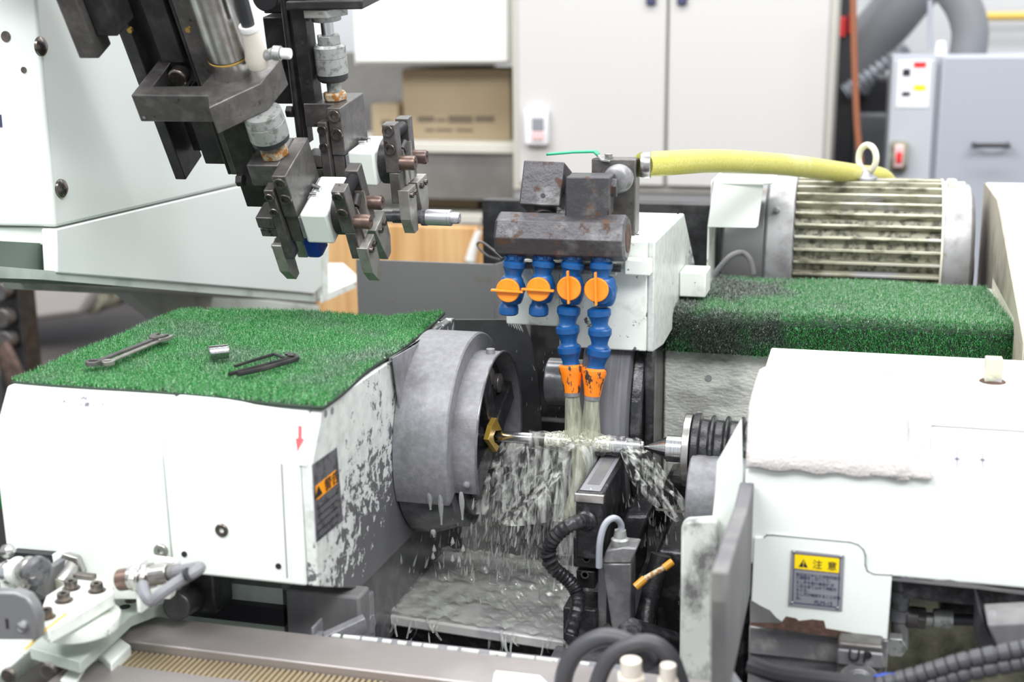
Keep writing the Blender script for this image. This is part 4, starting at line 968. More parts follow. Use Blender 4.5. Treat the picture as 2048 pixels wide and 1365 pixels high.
# lower links
HS = [o for o in bpy.data.objects if o.name.startswith('coolant_hose')]
def lower(t, pts, Yh=-.002, short=False):
    q = [P(*a, Y=Yh) for a in pts]
    for a, b in zip(q, q[1:]):
        d = b-a; L = d.length
        MB().lathe([(-.0015, .0085), (0, .0118), (.0015, .0134), (L*.33, .0134), (L*.36, .0128), (L*.55, .0108), (L*.78, .0093), (L*.9, .0096), (L, .0112), (L*1.02, .009)] if not short else
                   [(-.001, .008), (L*.15, .0085), (L*.3, .0105), (L*.55, .0114), (L*.9, .0112), (L, .0095)], a, d, 28).build('hose_segment', M['blue'], t)
lower(HS[0], [(1018, 602), (1017, 629)], short=True)
lower(HS[1], [(1078, 603), (1077, 631)], short=True)
lower(HS[2], [(1138, 614), (1135, 652), (1138, 691), (1142, 731)])
lower(HS[3], [(1198, 618), (1200, 656), (1199, 695), (1192, 738)])

# ---------------------------------------------------------------- table cover at the right, block, motor
t = thing('slide_cover', 'crackled cream slide cover under the right turf mat', 'machine cover', (.28, .33, .95))
MB().box(.072, .487, .205, .47, .93, 1.163).build('cover', M['cream_crackle'], t, .003)
MB().box(.487, .4935, .2, .48, 1.09, 1.177).build('end_lip', M['cream_metal'], t, .001)
MB().box(.35, .4935, .185, .205, 1.1, 1.128).build('front_lip', M['cream_metal'], t, .001)
p = P(1417, 757, Y=.205); MB().lathe([(0, .0045), (.0006, .0045), (.0006, .003), (.0002, .003)], p, (0, -1, 0), 16).build('hole_rim', M['zinc'], t)
t = thing('stop_block', 'small white block standing at the left corner of the right turf mat', 'block', (.1, .27, 1.17))
a_, b_ = P(1358, 588, Y=.245), P(1412, 546, Y=.245)
MB().box(a_.x, b_.x, .245, .30, a_.z-.004, b_.z).build('block', M['white_old'], t, .002)

Ym = .62; Zm = 1.19; Rm = .105
x0, x1 = P(1588, 460, Y=Ym-Rm).x, P(1886, 460, Y=Ym-Rm).x
t = thing('electric_motor', 'grimy finned electric motor with a lifting eye, behind the right turf mat', 'motor', ((x0+x1)/2, Ym, Zm-Rm))
MB().lathe([(0, Rm-.012), (x1-x0, Rm-.012)], (x0, Ym, Zm), Xa, 64).build('stator', M['finlow'], t)
nf = 36
for k in range(nf):
    a = 2*math.pi*(k+.35)/nf; c, s = math.cos(a), math.sin(a)
    if s < -.35: continue
    MB().obox(((x0+x1)/2, Ym+(Rm-.006)*c, Zm+(Rm-.006)*s), (1, 0, 0), (0, c, s), (0, -s, c), ((x1-x0)/2, .0075, .0022)).build('cooling_fin', M['fin'], t, .001)
xb = P(1528, 460, Y=Ym-Rm).x
MB().lathe([(0, Rm-.004), (.004, Rm+.002), (x0-xb-.002, Rm+.003), (x0-xb, Rm-.003)], (xb, Ym, Zm), Xa, 72).build('front_bell', M['alu'], t, .001)
xe = P(1955, 460, Y=Ym-Rm).x
MB().lathe([(0, Rm-.004), (.002, Rm-.001), (.03, Rm-.003), (xe-x1-.006, Rm-.006), (xe-x1, Rm-.02), (xe-x1+.001, .02)], (x1, Ym, Zm), Xa, 72).build('fan_cowl', M['alu'], t, .001)
MB().lathe([(0, Rm+.002), (.003, Rm+.002)], (x1-.001, Ym, Zm), Xa, 72).build('cowl_band', M['cream_metal'], t)
MB().lathe([(0, .03), (.004, .03), (.004, .012)], (xe+.002, Ym, Zm-.03), Xa).build('fan_hub', M['ink'], t)
p = P(1553, 420, Y=Ym-Rm*.85); MB().lathe([(-.004, .005), (.004, .0045), (.005, .002)], p, (0, -1, .4), 14).build('bell_screw', M['zinc'], t)
xd = P(1440, 460, Y=Ym-Rm).x
MB().lathe([(0, Rm-.01), (.004, Rm-.002), (xb-xd, Rm-.002)], (xd, Ym, Zm), Xa, 72).build('belt_drum', M['sheet'], t, .002)
e_ = P(1733, 352, Y=Ym-.02); ez = Zm+Rm
MB().lathe([(0, .017), (.005, .017), (.008, .012), (.012, .009), (.016, .008)], (e_.x, Ym, ez-.002), (0, 0, 1), 28).build('eye_collar', M['alu'], t, .001)
rr = []
ec = Vector((e_.x, Ym, ez+.031))
m = MB(); N1, N2 = 40, 14
dx = Vector((.72, -.69, 0)); 
vs = []
for i in range(N1):
    a = 2*math.pi*i/N1; c = ec+dx*(.0175*math.cos(a))+Vector((0, 0, .0195*math.sin(a))); r_n = (dx*math.cos(a)+Vector((0, 0, math.sin(a))))
    for j in range(N2):
        b = 2*math.pi*j/N2; vs.append(c+r_n*(.0048*math.cos(b))+dx.cross(Vector((0, 0, 1)))*(.0048*math.sin(b)))
m.add(vs, [(i*N2+j, ((i+1) % N1)*N2+j, ((i+1) % N1)*N2+(j+1) % N2, i*N2+(j+1) % N2) for i in range(N1) for j in range(N2)])
m.build('lifting_eye', M['cream_metal'], t)
pa, pb = P(1895, 390, Y=Ym-.03), P(1918, 364, Y=Ym-.03)
MB().box(pa.x, pb.x, Ym-.03, Ym+.02, pa.z-.01, pb.z).build('cable_gland_block', M['cream_metal'], t, .003)
MB().cyl((pb.x, Ym-.01, (pa.z+pb.z)/2), (pb.x+.01, Ym-.01, (pa.z+pb.z)/2), .008).build('cable_gland', M['cream_metal'], t, .001)
# belt cover in front of the drum
Yc = .44
t = thing('belt_cover', 'folded white sheet cover left of the finned motor', 'machine cover', (.1, Yc, 1.2))
c4 = [P(*a, Y=Yc) for a in ((1428, 363), (1527, 367), (1516, 452), (1511, 456), (1415, 454))]
MB().prism(c4, (0, .002, 0)).build('front', M['white'], t)
zt2_ = (c4[0].z+c4[1].z)/2
tp = [P(1428, 364, Z=zt2_), P(1527, 367, Z=zt2_), P(1544, 366, Z=zt2_), P(1555, 350, Z=zt2_), P(1436, 349, Z=zt2_)]
MB().prism(tp, (0, 0, -.002)).build('top', M['white'], t)
xs2 = c4[4].x
MB().box(xs2, xs2+.002, Yc+.002, .6, 1.15, c4[4].z).box(xs2, xs2+.002, Yc+.03, .6, c4[4].z, zt2_-.002).build('side', M['white_old'], t)
MB().tube([P(1428, 552, Y=.42), P(1440, 535, Y=.42), P(1462, 512, Y=.42), P(1485, 506, Y=.43), P(1500, 520, Y=.43), P(1507, 548, Y=.43)], .0042).build('power_cable', M['rubber'], None, label='thick dark grey cable arching behind the right turf mat beside the belt cover', cat='cable')
# white control box at the right edge
t = thing('side_housing', 'white housing with a grimy sloping end at the right edge, beside the motor', 'machine cover', (.6, .5, .9))
XR = P(1997, 400, Y=.5).x
z1 = P(1997, 400, X=XR); z0_ = P(1972, 366, X=XR); z2_ = P(2052, 690, X=XR)
sh = [(.71, z0_.z), (z0_.y, z0_.z), (z1.y, z1.z-.0), (max(z2_.y, .1), z2_.z), (.1, .93), (.71, .93)]
MB().prism([(XR, y, z) for y, z in sh], (.4, 0, 0)).build('housing', M['white'], t, .003)
MB().prism([(XR-.002, y, z) for y, z in sh], (.002, 0, 0)).build('end_plate', mat('grimy_cream_plate', (.42, .38, .31), .5, col2=(.16, .14, .12), scale=7, lo=.45, hi=.65, bump=.2), t, .001)
for a, s_ in (((2000, 379), 0), ((2042, 506), 1)):
    p = P(*a, X=XR+.02) if s_ == 0 else P(*a, Y=z1.y-.1)
    m = MB(); hexa(m, p, (0, -.6, .8), .005, .006); m.cyl(p, p+Vector((0, -.003, .005)), .009); m.build('cover_bolt', M['zinc'], t, .0005)
# ---------------------------------------------------------------- bed, chute, conveyor
t = thing('machine_bed', 'black oily machine bed and sump under the heads of the grinder', 'machine bed', (0, 0, 0))
MB().box(-.62, .76, -.2, .6, .0, .80).box(.2, .76, -.45, -.2, 0, .79).build('base', M['pit'], t, .01)
MB().box(-.16, .06, .4, .42, .8, .95).build('cavity_wall', M['pit'], t)
MB().box(.085, .3, .13, .2, .8, .97).build('right_wall', M['darkwet'], t, .01)
MB().box(.105, .21, -.06, .12, .8, .952).build('tailstock_slide', M['darkwet'], t, .006)
a_, b_ = P(1312, 1018, Y=-.06), P(1362, 1025, Y=-.06)
MB().box(a_.x, b_.x+.04, -.0605, -.0585, a_.z-.002, a_.z).build('bright_strip', M['steel'], t)
MB().box(-.7, -.27, -.39, -.2, .801, .86).build('front_apron', M['mint'], t, .004)
a_, b_ = P(570, 1180, Y=-.26), P(722, 1290, Y=-.26)
t = thing('bed_bracket', 'grey bracket and rail running back under the worn headstock end', 'bracket', (-.22, -.2, .85))
MB().box(a_.x, b_.x, -.26, -.23, .868, a_.z).build('bracket', M['rubber'], t, .003)
MB().box(-.25, -.2, -.23, .2, .82, .936).build('rail', M['graywet'], t, .004)
MB().box(-.2, -.186, -.23, -.17, .86, .92).build('lug', M['gray'], t, .003)
m = MB(); hexa(m, (-.186, -.2, .893), (1, 0, 0), .012, .008); m.build('lug_bolt', M['gray'], t, .001)
p = P(690, 1265, Y=-.29); MB().obox(p, (1, .8, .35), (-.7, 1, 0), (0, -.3, 1), (.022, .006, .009)).build('clamp_bar', M['gray'], t, .001)
# chute
t = thing('coolant_chute', 'flat steel chute streaming with coolant below the shaft', 'chute', (-.1, 0, .83))
Zc = .855
cq = [P(762, 1222, Z=Zc), P(866, 1092, Z=Zc+.0), P(1170, 1128, Z=Zc), P(1135, 1278, Z=Zc)]
CHUTE = cq
MB().prism([v-Vector((0, 0, .004)) for v in cq], (0, 0, -.014)).build('plate', M['chute'], t, .003)
MB().prism([(cq[0].x+.005, cq[0].y+.004, Zc-.018), (cq[3].x, cq[3].y+.004, Zc-.018), (cq[3].x, cq[3].y+.02, .8), (cq[0].x+.01, cq[0].y+.02, .8)], (0, .004, 0)).build('apron', M['darkwet'], t)
MB().box(cq[2].x+.01, cq[2].x+.19, -.24, .12, .801, .845).build('side_shelf', M['graywet'], t, .004)

# conveyor rails and chain
Zr = .93
r0, r1_, r2_, r3_ = P(273, 1229, Z=Zr), P(1500, 1380, Z=Zr), P(253, 1283, Z=Zr), P(1300, 1440, Z=Zr)
t = thing('conveyor', 'part conveyor with long steel rails and a tan slatted chain across the lower left', 'conveyor', (-.2, -.38, .88))
yA = r0.y; yB = (r2_.y)
MB().prism([(r0.x, yA, Zr), (r0.x+.62, yA, Zr), (r0.x+.62, yB, Zr), (r2_.x+.002, yB, Zr), (r0.x-.006, yB+.018, Zr)], (0, 0, -.012)).build('far_rail', M['railsteel'], t, .0015)
MB().box(r0.x-.05, .3, yB-.12, yB+.03, Zr-.05, Zr-.0135).build('chain_bed', M['slatdark'], t)
ns = 96; dxs = .0058
for k in range(ns):
    x = r2_.x-.012+k*dxs
    MB().obox((x, yB-.017, Zr-.0105), (1, 0, 0), (0, 1, 0), (0, 0, 1), (.0017, .0165, .002)).build('slat', M['slat'], t, .0006)
MB().box(-.405, .3, yB-.09, yB-.035, Zr-.03, Zr-.006).build('near_rail', M['railsteel'], t, .002)
MB().box(-.43, .3, yB-.143, yB-.128, Zr-.1, Zr-.03).build('near_web', M['white_old'], t, .002)
# white end bracket on the rail
w = [P(*a, Z=Zr+.002) for a in ((188, 1297), (240, 1275), (262, 1290), (222, 1328))]
MB().prism(w, (0, 0, -.022)).build('end_bracket', M['white'], t, .002)
for a in ((201, 1295), (221, 1283)):
    p = P(*a, Z=Zr+.0022); MB().cyl(p, p+Vector((0, 0, .0005)), .0022, n=12).build('bracket_hole', M['ink'], t)
w = [P(*a, Z=Zr-.004) for a in ((120, 1360), (150, 1325), (262, 1240), (268, 1262), (175, 1330), (150, 1370))]
MB().prism(w, (0, 0, -.01)).build('bracket_edge', M['white'], t, .001)
# slotted strip behind the rail
t = thing('slotted_strip', 'dark channel strip with a dashed pale edge behind the conveyor rail', 'strip', (-.1, yA+.02, .93))
s0 = P(640, 1262, Y=yA+.028)
MB().box(s0.x, .12, yA+.006, yA+.019, Zr-.03, Zr-.004).build('channel', M['gray'], t, .002)
MB().box(s0.x, s0.x+.003, yA+.006, yA+.03, Zr-.03, Zr+.004).build('channel_end', M['gray'], t, .001)
m = MB()
x = s0.x+.02
while x < .1:
    w_ = random.uniform(.008, .022); m.box(x, x+w_, yA+.0015, yA+.0045, Zr-.001, Zr+.0012); x += w_+random.uniform(.002, .012)
m.build('pale_edge', M['white_old'], t)
# small white tag on the rail, bottom centre
w = [P(*a, Z=Zr+.0015) for a in ((988, 1350), (992, 1342), (1080, 1352), (1100, 1372), (985, 1372))]
MB().prism(w, (0, 0, -.001)).build('rail_tag', M['label'], None, label='white tag with a dark hole lying on the conveyor rail at the bottom centre', cat='tag')

# ---------------------------------------------------------------- lower left: sensor bracket and hinge plates
t = thing('sensor_bracket', 'white upright bracket plate with a large hex-nut sensor at the lower left', 'bracket', P(200, 1180, Y=-.36))
YL = -.352
w = [P(*a, Y=YL) for a in ((103, 1110), (150, 1098), (175, 1092), (262, 1098), (275, 1105), (300, 1118), (352, 1125), (356, 1150), (340, 1200), (118, 1200))]
MB().prism(w, (0, .01, 0)).build('plate', M['white_old'], t, .001)
c = P(146, 1132, Y=YL)
m = MB(); hexa(m, c, (0, -1, 0), .0155, .007, .1); m.build('hex_nut', M['steel'], t, .0008)
MB().lathe([(0, .0115), (.022, .0115), (.0235, .0105)], c+Vector((0, -.006, 0)), (.0, -1, -.45), 28).build('sensor_barrel', M['steel'], t, .0004)
MB().lathe([(0, .0102), (.0005, .0102)], c+Vector((0, -.006, 0))+Vector((0, -1, -.45)).normalized()*.0237, (.0, -1, -.45), 28).build('sensor_face', M['cream_metal'], t)
# second sensor pointing right
t = thing('proximity_sensor', 'brass-tipped sensor with a grey cable in a white clamp under the headstock cover', 'sensor', P(290, 1160, Y=-.39))
a_, b_ = P(240, 1161, Y=-.39), P(345, 1146, Y=-.39)
d_ = (b_-a_)
MB().cyl(a_, a_+d_*.25, .0105).build('tip', M['copper'], t, .0006)
MB().cyl(a_+d_*.22, a_+d_*.45, .0118).build('collar', M['steel'], t, .001)
MB().cyl(a_+d_*.45, a_+d_*.95, .0098).build('barrel', M['steel'], t, .0006)
MB().cyl(a_+d_*.95, a_+d_*1.15, .0072).build('cable_boot', M['rubber'], t, .0006)
m = MB(); hexa(m, a_+d_*.3, d_, .0135, .006); hexa(m, a_+d_*.52, d_, .0135, .005); m.build('nuts', M['steel'], t, .0006)
MB().box(a_.x+.018, a_.x+.024, -.395, -.375, a_.z-.03, a_.z+.022).build('clamp', M['white_old'], t, .002)
MB().tube([b_, P(362, 1142, Y=-.395), P(398, 1135, Y=-.40), P(392, 1143, Y=-.41), P(355, 1165, Y=-.42), P(320, 1190, Y=-.43), P(304, 1203, Y=-.43), P(290, 1190, Y=-.43), P(285, 1170, Y=-.42)], .0055).build('cable', M['graycable'], t)
for a in ((352, 1168), (375, 1150)):
    p = P(*a, Y=-.418); MB().lathe([(-.0015, .0064), (.0015, .0064)], p, (.9, .1, .45), 16).build('cable_tie', M['cable'], t)

t = thing('hinge_plate', 'white angular plate with four dark socket screws at the lower left', 'plate', P(150, 1220, Z=.98))
Zp = 1.0
w = [P(*a, Z=Zp) for a in ((86, 1210), (92, 1192), (140, 1162), (200, 1150), (226, 1170), (228, 1185), (145, 1235), (95, 1262), (78, 1240))]
MB().prism(w, (0, 0, -.014)).build('plate', M['white_old'], t, .0015)
for a in ((143, 1178), (194, 1183), (128, 1203), (93, 1236)):
    p = P(*a, Z=Zp); socket_bolt('bolt', p, (0, 0, 1), .0062, .0085, M['bolt'], t, None, .5)
    MB().cyl(p, p+Vector((0, 0, .001)), .0085).build('washer', M['bolt'], t)
p = P(170, 1158, Z=Zp); MB().box(p.x-.011, p.x+.011, p.y-.004, p.y+.004, Zp, Zp+.005).build('stop', M['bolt'], t, .001)
t = thing('index_disc', 'white round disc under the angular plate at the lower left', 'disc', P(165, 1240, Z=.945))
c = P(160, 1232, Z=Zp-.018); MB().lathe([(-.012, .036), (-.002, .037), (0, .036)], c, (0, 0, 1), 48).build('disc', M['white_old'], t, .001)
p = P(165, 1243, Z=Zp-.0178); MB().cyl(p, p+Vector((0, 0, .0005)), .0045, n=16).build('hole', M['ink'], t)
t = thing('mounting_plate', 'pale perforated mounting plate with rows of dark holes at the lower left', 'plate', P(180, 1290, Z=.93))
Zq = .95
w = [P(*a, Z=Zq) for a in ((62, 1282), (120, 1240), (215, 1190), (300, 1185), (345, 1200), (262, 1232), (160, 1325), (60, 1296))]
MB().prism(w, (0, 0, -.012)).build('plate', M['mint'], t, .001)
for a in ((262, 1197), (216, 1250), (185, 1275), (130, 1282), (250, 1215)):
    p = P(*a, Z=Zq); MB().cyl(p, p+Vector((0, 0, .0006)), .0055, n=16).build('hole', M['ink'], t)
p = P(262, 1203, Z=Zq); socket_bolt('bolt', p, (0, 0, 1), .006, .009, M['bolt'], t)
# far-left grey cheek plate on white base
t = thing('cheek_plate', 'grey rounded cheek plate at the lower left corner', 'plate', P(30, 1290, Y=-.5))
w = [P(*a, Y=-.5) for a in ((-40, 1185), (30, 1186), (52, 1195), (66, 1215), (75, 1240), (76, 1282), (-40, 1282))]
MB().prism(w, (0, .012, 0)).build('plate', M['sheet'], t, .002)
p = P(47, 1252, Y=-.5); MB().lathe([(0, .005), (.003, .0045), (.004, .002)], p, (0, -1, 0), 18).build('screw', M['chrome'], t)
a_, b_ = P(11, 1238, Y=-.5), P(18, 1258, Y=-.5); MB().box(a_.x, b_.x, -.5005, -.4995, b_.z, a_.z).build('slot', M['ink'], t)
t = thing('corner_base', 'white base block with a yellowed edge under the grey cheek plate', 'machine base', P(30, 1365, Y=-.5))
w = [P(*a, Z=.925) for a in ((-60, 1272), (80, 1272), (60, 1300), (-60, 1400))]
MB().prism(w, (0, 0, -.06)).build('block', M['white_old'], t, .002)
MB().tube([P(132, 1228, Z=1.001), P(95, 1258, Z=1.0), P(50, 1300, Z=.985)], .0015, sub=1, n=6).build('sealant_edge', M['wall_yellow'], t)
MB().box(-.62, -.42, -.55, -.4, .7, .86).build('lower_housing', M['mint'], t, .004)
for a in ((20, 1350), (100, 1340)):
    p = P(*a, Y=-.552); MB().cyl(p, p+Vector((0, -.004, 0)), .007).build('screw', M['bolt'], t, .001)
# fittings at the far left edge
t = thing('swivel_fitting', 'steel swivel fitting with white clamps at the left edge', 'fitting', P(30, 1160, Y=-.42))
for a, r, mt in (((12, 1142), .011, 'chrome'), ((30, 1140), .013, 'white_old'), ((52, 1137), .012, 'steel'), ((68, 1140), .014, 'labeldark')):
    p = P(*a, Y=-.42); MB().lathe([(0, r*.8), (.002, r), (.008, r), (.01, r*.8)], p, (1, -.4, 0), 24).build('ring', M[mt], t)
MB().box(P(4, 1160, Y=-.42).x, P(26, 1160, Y=-.42).x, -.425, -.41, P(20, 1178, Y=-.42).z, P(20, 1128, Y=-.42).z).build('clamp', M['white_old'], t, .002)
MB().tube([P(62, 1150, Y=-.43), P(50, 1170, Y=-.43), P(38, 1186, Y=-.44)], .005).build('lever', M['steel'], t)
MB().lathe([(0, .004), (.004, .0068), (.01, .0068), (.014, .003)], P(4, 1105, Y=-.40), (1, 0, .3), 18).build('knob', M['steel'], t)
MB().prism([P(*a, Y=-.39) for a in ((70, 1185), (95, 1132), (108, 1134), (96, 1200))], (0, .02, 0)).build('link_plate', M['rubber'], None, .001, label='slanted dark link plate between the swivel fitting and the white sensor bracket', cat='plate')
MB().prism([P(*a, Y=-.34) for a in ((22, 1105), (110, 1112), (112, 1200), (22, 1200))], (0, .05, 0)).build('dark_recess', M['pit'], None, label='dark casting under the left end of the headstock cover', cat='machine base')
# machine parts below the headstock
t = thing('bed_slide', 'pale green slide with a dark block and round bar below the headstock cover', 'machine base', P(430, 1240, Y=-.3))
MB().box(-.5, P(568, 1240, Y=-.24).x, -.24, -.225, .86, .99).build('back_plate', M['mint'], t)
MB().box(-.46, P(566, 1200, Y=-.25).x, -.25, -.24, .905, .925).build('dark_band', M['ink'], t)
a_, b_ = P(395, 1150, Y=-.27), P(450, 1215, Y=-.27)
MB().box(a_.x, b_.x, -.29, -.25, b_.z, .988).build('dark_block', M['pit'], t, .003)
MB().cyl(P(352, 1215, Y=-.33), P(400, 1185, Y=-.27), .0145).build('round_bar', M['black'], t, .002)
MB().box(-.46, P(566, 1200, Y=-.25).x, -.35, -.24, .868, .878).build('ledge', M['mint'], t)
# green turf scrap far left
MB().prism([P(*a, X=-.62) for a in ((0, 965), (6, 1010), (-12, 1040), (-20, 960))], (-.2, 0, 0)).build('turf_scrap', mat('turf_green_scrap', (.01, .25, .05), .8), None, label='sliver of green turf at the left edge beside the headstock cover', cat='turf mat')

# ---------------------------------------------------------------- in-process gauge in the middle
t = thing('measuring_head', 'black wet measuring head with a framed silver plate on top, just below the shaft', 'gauge', (.04, -.08, .93))
Zg = 1.032
g0, g1_, g2_ = P(1151, 983, Z=Zg), P(1208, 985, Z=Zg), P(1249, 909, Z=Zg)
xg0, xg1, yg0, yg1 = g0.x, g1_.x, g0.y, g2_.y
MB().box(xg0, xg1, yg0, yg1, .955, Zg).build('body', M['darkwet'], t, .003, 3)
MB().box(xg0+.004, xg1-.004, yg0+.004, yg1-.006, Zg, Zg+.0012).build('name_plate', M['labelgray'], t, .0005)
MB().box(xg0+.0085, xg1-.0085, yg0+.022, yg1-.02, Zg+.0012, Zg+.0016).build('plate_text_block', M['rubber'], t)
for y in (yg0+.008, yg1-.010): MB().lathe([(0, .0016), (.001, .001)], ((xg0+xg1)/2, y, Zg+.0012), (0, 0, 1), 10).build('rivet', M['chrome'], t)
MB().box(xg0-.001, xg1+.001, yg0-.0015, yg0+.004, Zg-.012, Zg-.002).build('edge_band', M['steel'], t, .001)
MB().cyl((xg1-.008, yg1+.002, Zg), (xg1-.008, yg1+.002, Zg+.012), .0042).build('probe_nut', M['darkwet'], t, .001)
MB().box(xg1-.016, xg1, yg1-.004, yg1+.008, Zg-.004, Zg+.003).build('probe_foot', M['black2'], t, .001)
MB().lathe([(0, .011), (.003, .0115), (.006, .009)], (xg0+.012, yg0, Zg-.032), (0, -1, 0), 24).build('cable_port', M['darkwet'], t)
t = thing('ribbed_conduit', 'black ribbed conduit curling from the measuring head down to the bracket', 'conduit', P(1110, 1200, Y=-.18))
cp_ = [(xg0+.012, yg0-.004, Zg-.032), P(1145, 1048, Y=yg0-.03), P(1112, 1072, Y=yg0-.03), P(1097, 1102, Y=yg0-.02), P(1106, 1135, Y=yg0-.01), P(1135, 1160, Y=yg0), P(1153, 1185, Y=yg0), P(1155, 1215, Y=yg0-.01), P(1142, 1270, Y=yg0-.02)]
MB().tube(cp_, .0085, n=16, sub=16, rs=lambda u: .0078+.0006*math.sin(u*2*math.pi*34)).build('conduit', M['darkwet'], t)
for i, a in enumerate(((1096, 1093), (1096, 1108), (1100, 1122))):
    p = P(*a, Y=yg0-.02); MB().lathe([(-.0012, .0098), (.0012, .0098)], p, (.15+.2*i, 0, -1), 18).build('band', M['cable'], t)
t = thing('gauge_bracket', 'stacked black bracket blocks below the measuring head with empty screw holes', 'bracket', P(1170, 1330, Y=-.16))
yb_ = yg0+.01
def px2(a, b, Y, d, nm, mt, bv=.002):
    p, r = P(*a, Y=Y), P(*b, Y=Y); return MB().box(p.x, r.x, Y, Y+d, r.z, p.z).build(nm, mt, t, bv)
px2((1146, 1074), (1196, 1140), yb_, .06, 'upper_block', M['darkwet'])
px2((1152, 1140), (1190, 1180), yb_+.005, .05, 'middle_block', M['darkwet'])
px2((1126, 1215), (1192, 1340), yb_, .05, 'lower_block', M['darkwet'])
for a in ((1172, 1099), (1173, 1118), (1170, 1150)):
    p = P(*a, Y=yb_); MB().lathe([(0, .0045), (.001, .0045), (.001, .003), (.0, .003)], p, (0, -1, 0), 18).build('screw_hole', M['black2'], t)
px2((1196, 1130), (1213, 1285), yb_+.01, .05, 'mottled_post', M['graygrime'], .001)
t = thing('sensor_housing', 'grey tapered sensor housing with a pale grey looped lead, right of the bracket blocks', 'sensor', P(1235, 1330, Y=-.18))
Ys = yg0-.02
w = [P(*a, Y=Ys) for a in ((1204, 1128), (1262, 1128), (1262, 1285), (1227, 1285))]
MB().prism(w, (0, .03, 0)).build('housing', M['graywet'], t, .002)
w = [P(*a, Y=Ys) for a in ((1204, 1128), (1212, 1102), (1245, 1095), (1274, 1098), (1262, 1128))]
MB().prism(w, (0, .03, 0)).build('shoulder', M['graygrime'], t, .002)
MB().lathe([(0, .006), (.006, .0095), (.012, .0095), (.014, .007), (.022, .006)], P(1240, 1100, Y=Ys+.01), (0, 0, 1), 22).build('connector', M['zinc'], t)
MB().tube([P(1241, 1078, Y=Ys+.01), P(1242, 1050, Y=Ys+.01), P(1228, 1037, Y=Ys), P(1210, 1050, Y=Ys-.005), P(1200, 1085, Y=Ys-.008), P(1198, 1135, Y=Ys-.005)], .0035).build('lead', M['collector'], t)
px2((1226, 1285), (1262, 1345), Ys+.005, .03, 'foot', M['darkwet'])
for a in ((1215, 1255), (1244, 1258)):
    socket_bolt('bolt', P(*a, Y=Ys), (0, -1, 0), .0045, .004, M['bolt'], t)
# dark wedge behind the gauge
t = thing('steady_arm', 'dark wet wedge arm behind the sensor housing', 'machine arm', P(1270, 1150, Y=-.04))
w = [P(*a, Y=-.07) for a in ((1253, 1032), (1296, 1034), (1272, 1094), (1268, 1180), (1230, 1180), (1230, 1060))]
MB().prism(w, (0, .09, 0)).build('arm', M['darkwet'], t, .003)
m = MB().cyl(P(1268, 1330, Y=-.12), P(1322, 1110, Y=-.09), .011).cyl(P(1285, 1330, Y=-.14), P(1300, 1180, Y=-.1), .008)
m.build('struts', M['darkwet'], t)
t = thing('orange_lead', 'short amber sleeved lead poking up beside the wet black struts', 'cable', P(1270, 1180, Y=-.12))
MB().tube([P(1271, 1175, Y=-.15), P(1290, 1158, Y=-.145)], .0042, sub=1).build('sleeve', M['orange_wire'], t)
MB().tube([P(1290, 1158, Y=-.145), P(1318, 1142, Y=-.14), P(1330, 1135, Y=-.14)], .003, sub=1).build('wire', M['rustnut'], t)
MB().tube([P(1328, 1137, Y=-.14), P(1345, 1124, Y=-.135)], .004, sub=1).build('tip', M['orange_wire'], t)
MB().cyl(P(1262, 1260, Y=-.2), P(1360, 1290, Y=-.12), .012).build('drain_pipe', M['darkwet'], None, label='dark wet round pipe at the foot of the white guard plate', cat='pipe')
# looping cables at the bottom front
for pts, r, lb in (([(1122, 1400), (1132, 1340), (1160, 1298), (1210, 1275), (1262, 1290), (1300, 1330)], .0085, 'left of two thick dark cable loops at the bottom centre'),
                   ([(1185, 1400), (1210, 1330), (1250, 1296), (1300, 1286), (1340, 1315), (1362, 1370)], .0075, 'right of two thick dark cable loops at the bottom centre')):
    Yk = -.36 if r > .008 else -.38
    MB().tube([P(*a, Y=Yk) for a in pts], r, n=14).build('cable_loop', M['darkcable'], None, label=lb, cat='cable', group='dark cable loops at the bottom')
for a, r, lb in (((1262, 1350), .013, 'larger cream connector plug under the cable loops'), ((1336, 1360), .010, 'smaller cream connector plug under the right cable loop')):
    p = P(*a, Y=-.4); m = MB(); hexa(m, p-Vector((0, 0, .03)), (0, 0, 1), r, .03); m.cyl(p, p+Vector((0, 0, .014)), r*.7); m.build('cable_plug', M['elbow'], None, .001, label=lb, cat='plug')
MB().tube([P(1436, 1330, Y=-.37), P(1452, 1345, Y=-.37), P(1490, 1400, Y=-.37)], .006).build('grey_lead', M['graycable'], None, label='short grey cable end at the foot of the dark flap', cat='cable')

# ---------------------------------------------------------------- lower right
t = thing('bed_beam', 'scuffed wet steel beam under the white tailstock door', 'machine base', P(1640, 1300, Y=-.2))
yq = -.212
p0, p1_ = P(1498, 1252, Y=yq), P(1778, 1283, Y=yq)
zb1 = (p0.z+p1_.z)/2
MB().box(p0.x, p1_.x, yq, yq+.1, zb1-.03, zb1-.0).build('beam', M['graygrime'], t, .002)
MB().box(p0.x, p1_.x, yq+.004, yq+.1, zb1-.12, zb1-.03).build('lower_face', M['graywet'], t, .002)
t = thing('marked_block', 'grey cast block with raised letters UP at the bottom right', 'block', P(1720, 1365, Y=-.26))
Yu = -.245
u0, u1_ = P(1675, 1296, Y=Yu), P(1766, 1330, Y=Yu)
MB().box(u0.x, u1_.x, Yu, Yu+.034, P(1700, 1400, Y=Yu).z, (u0.z+u1_.z)/2+.012).build('block', M['black2'], t, .003)
MB().box(u0.x, u1_.x, Yu-.004, Yu+.0, P(1720, 1332, Y=Yu).z, P(1720, 1300, Y=Yu).z).build('tag_face', M['graygrime'], t, .002)
text('UP', M['ink'], t, P(1719, 1315, Y=Yu-.006), .0165, (RX, .05, 0), extrude=.0012, spacing=1.2)
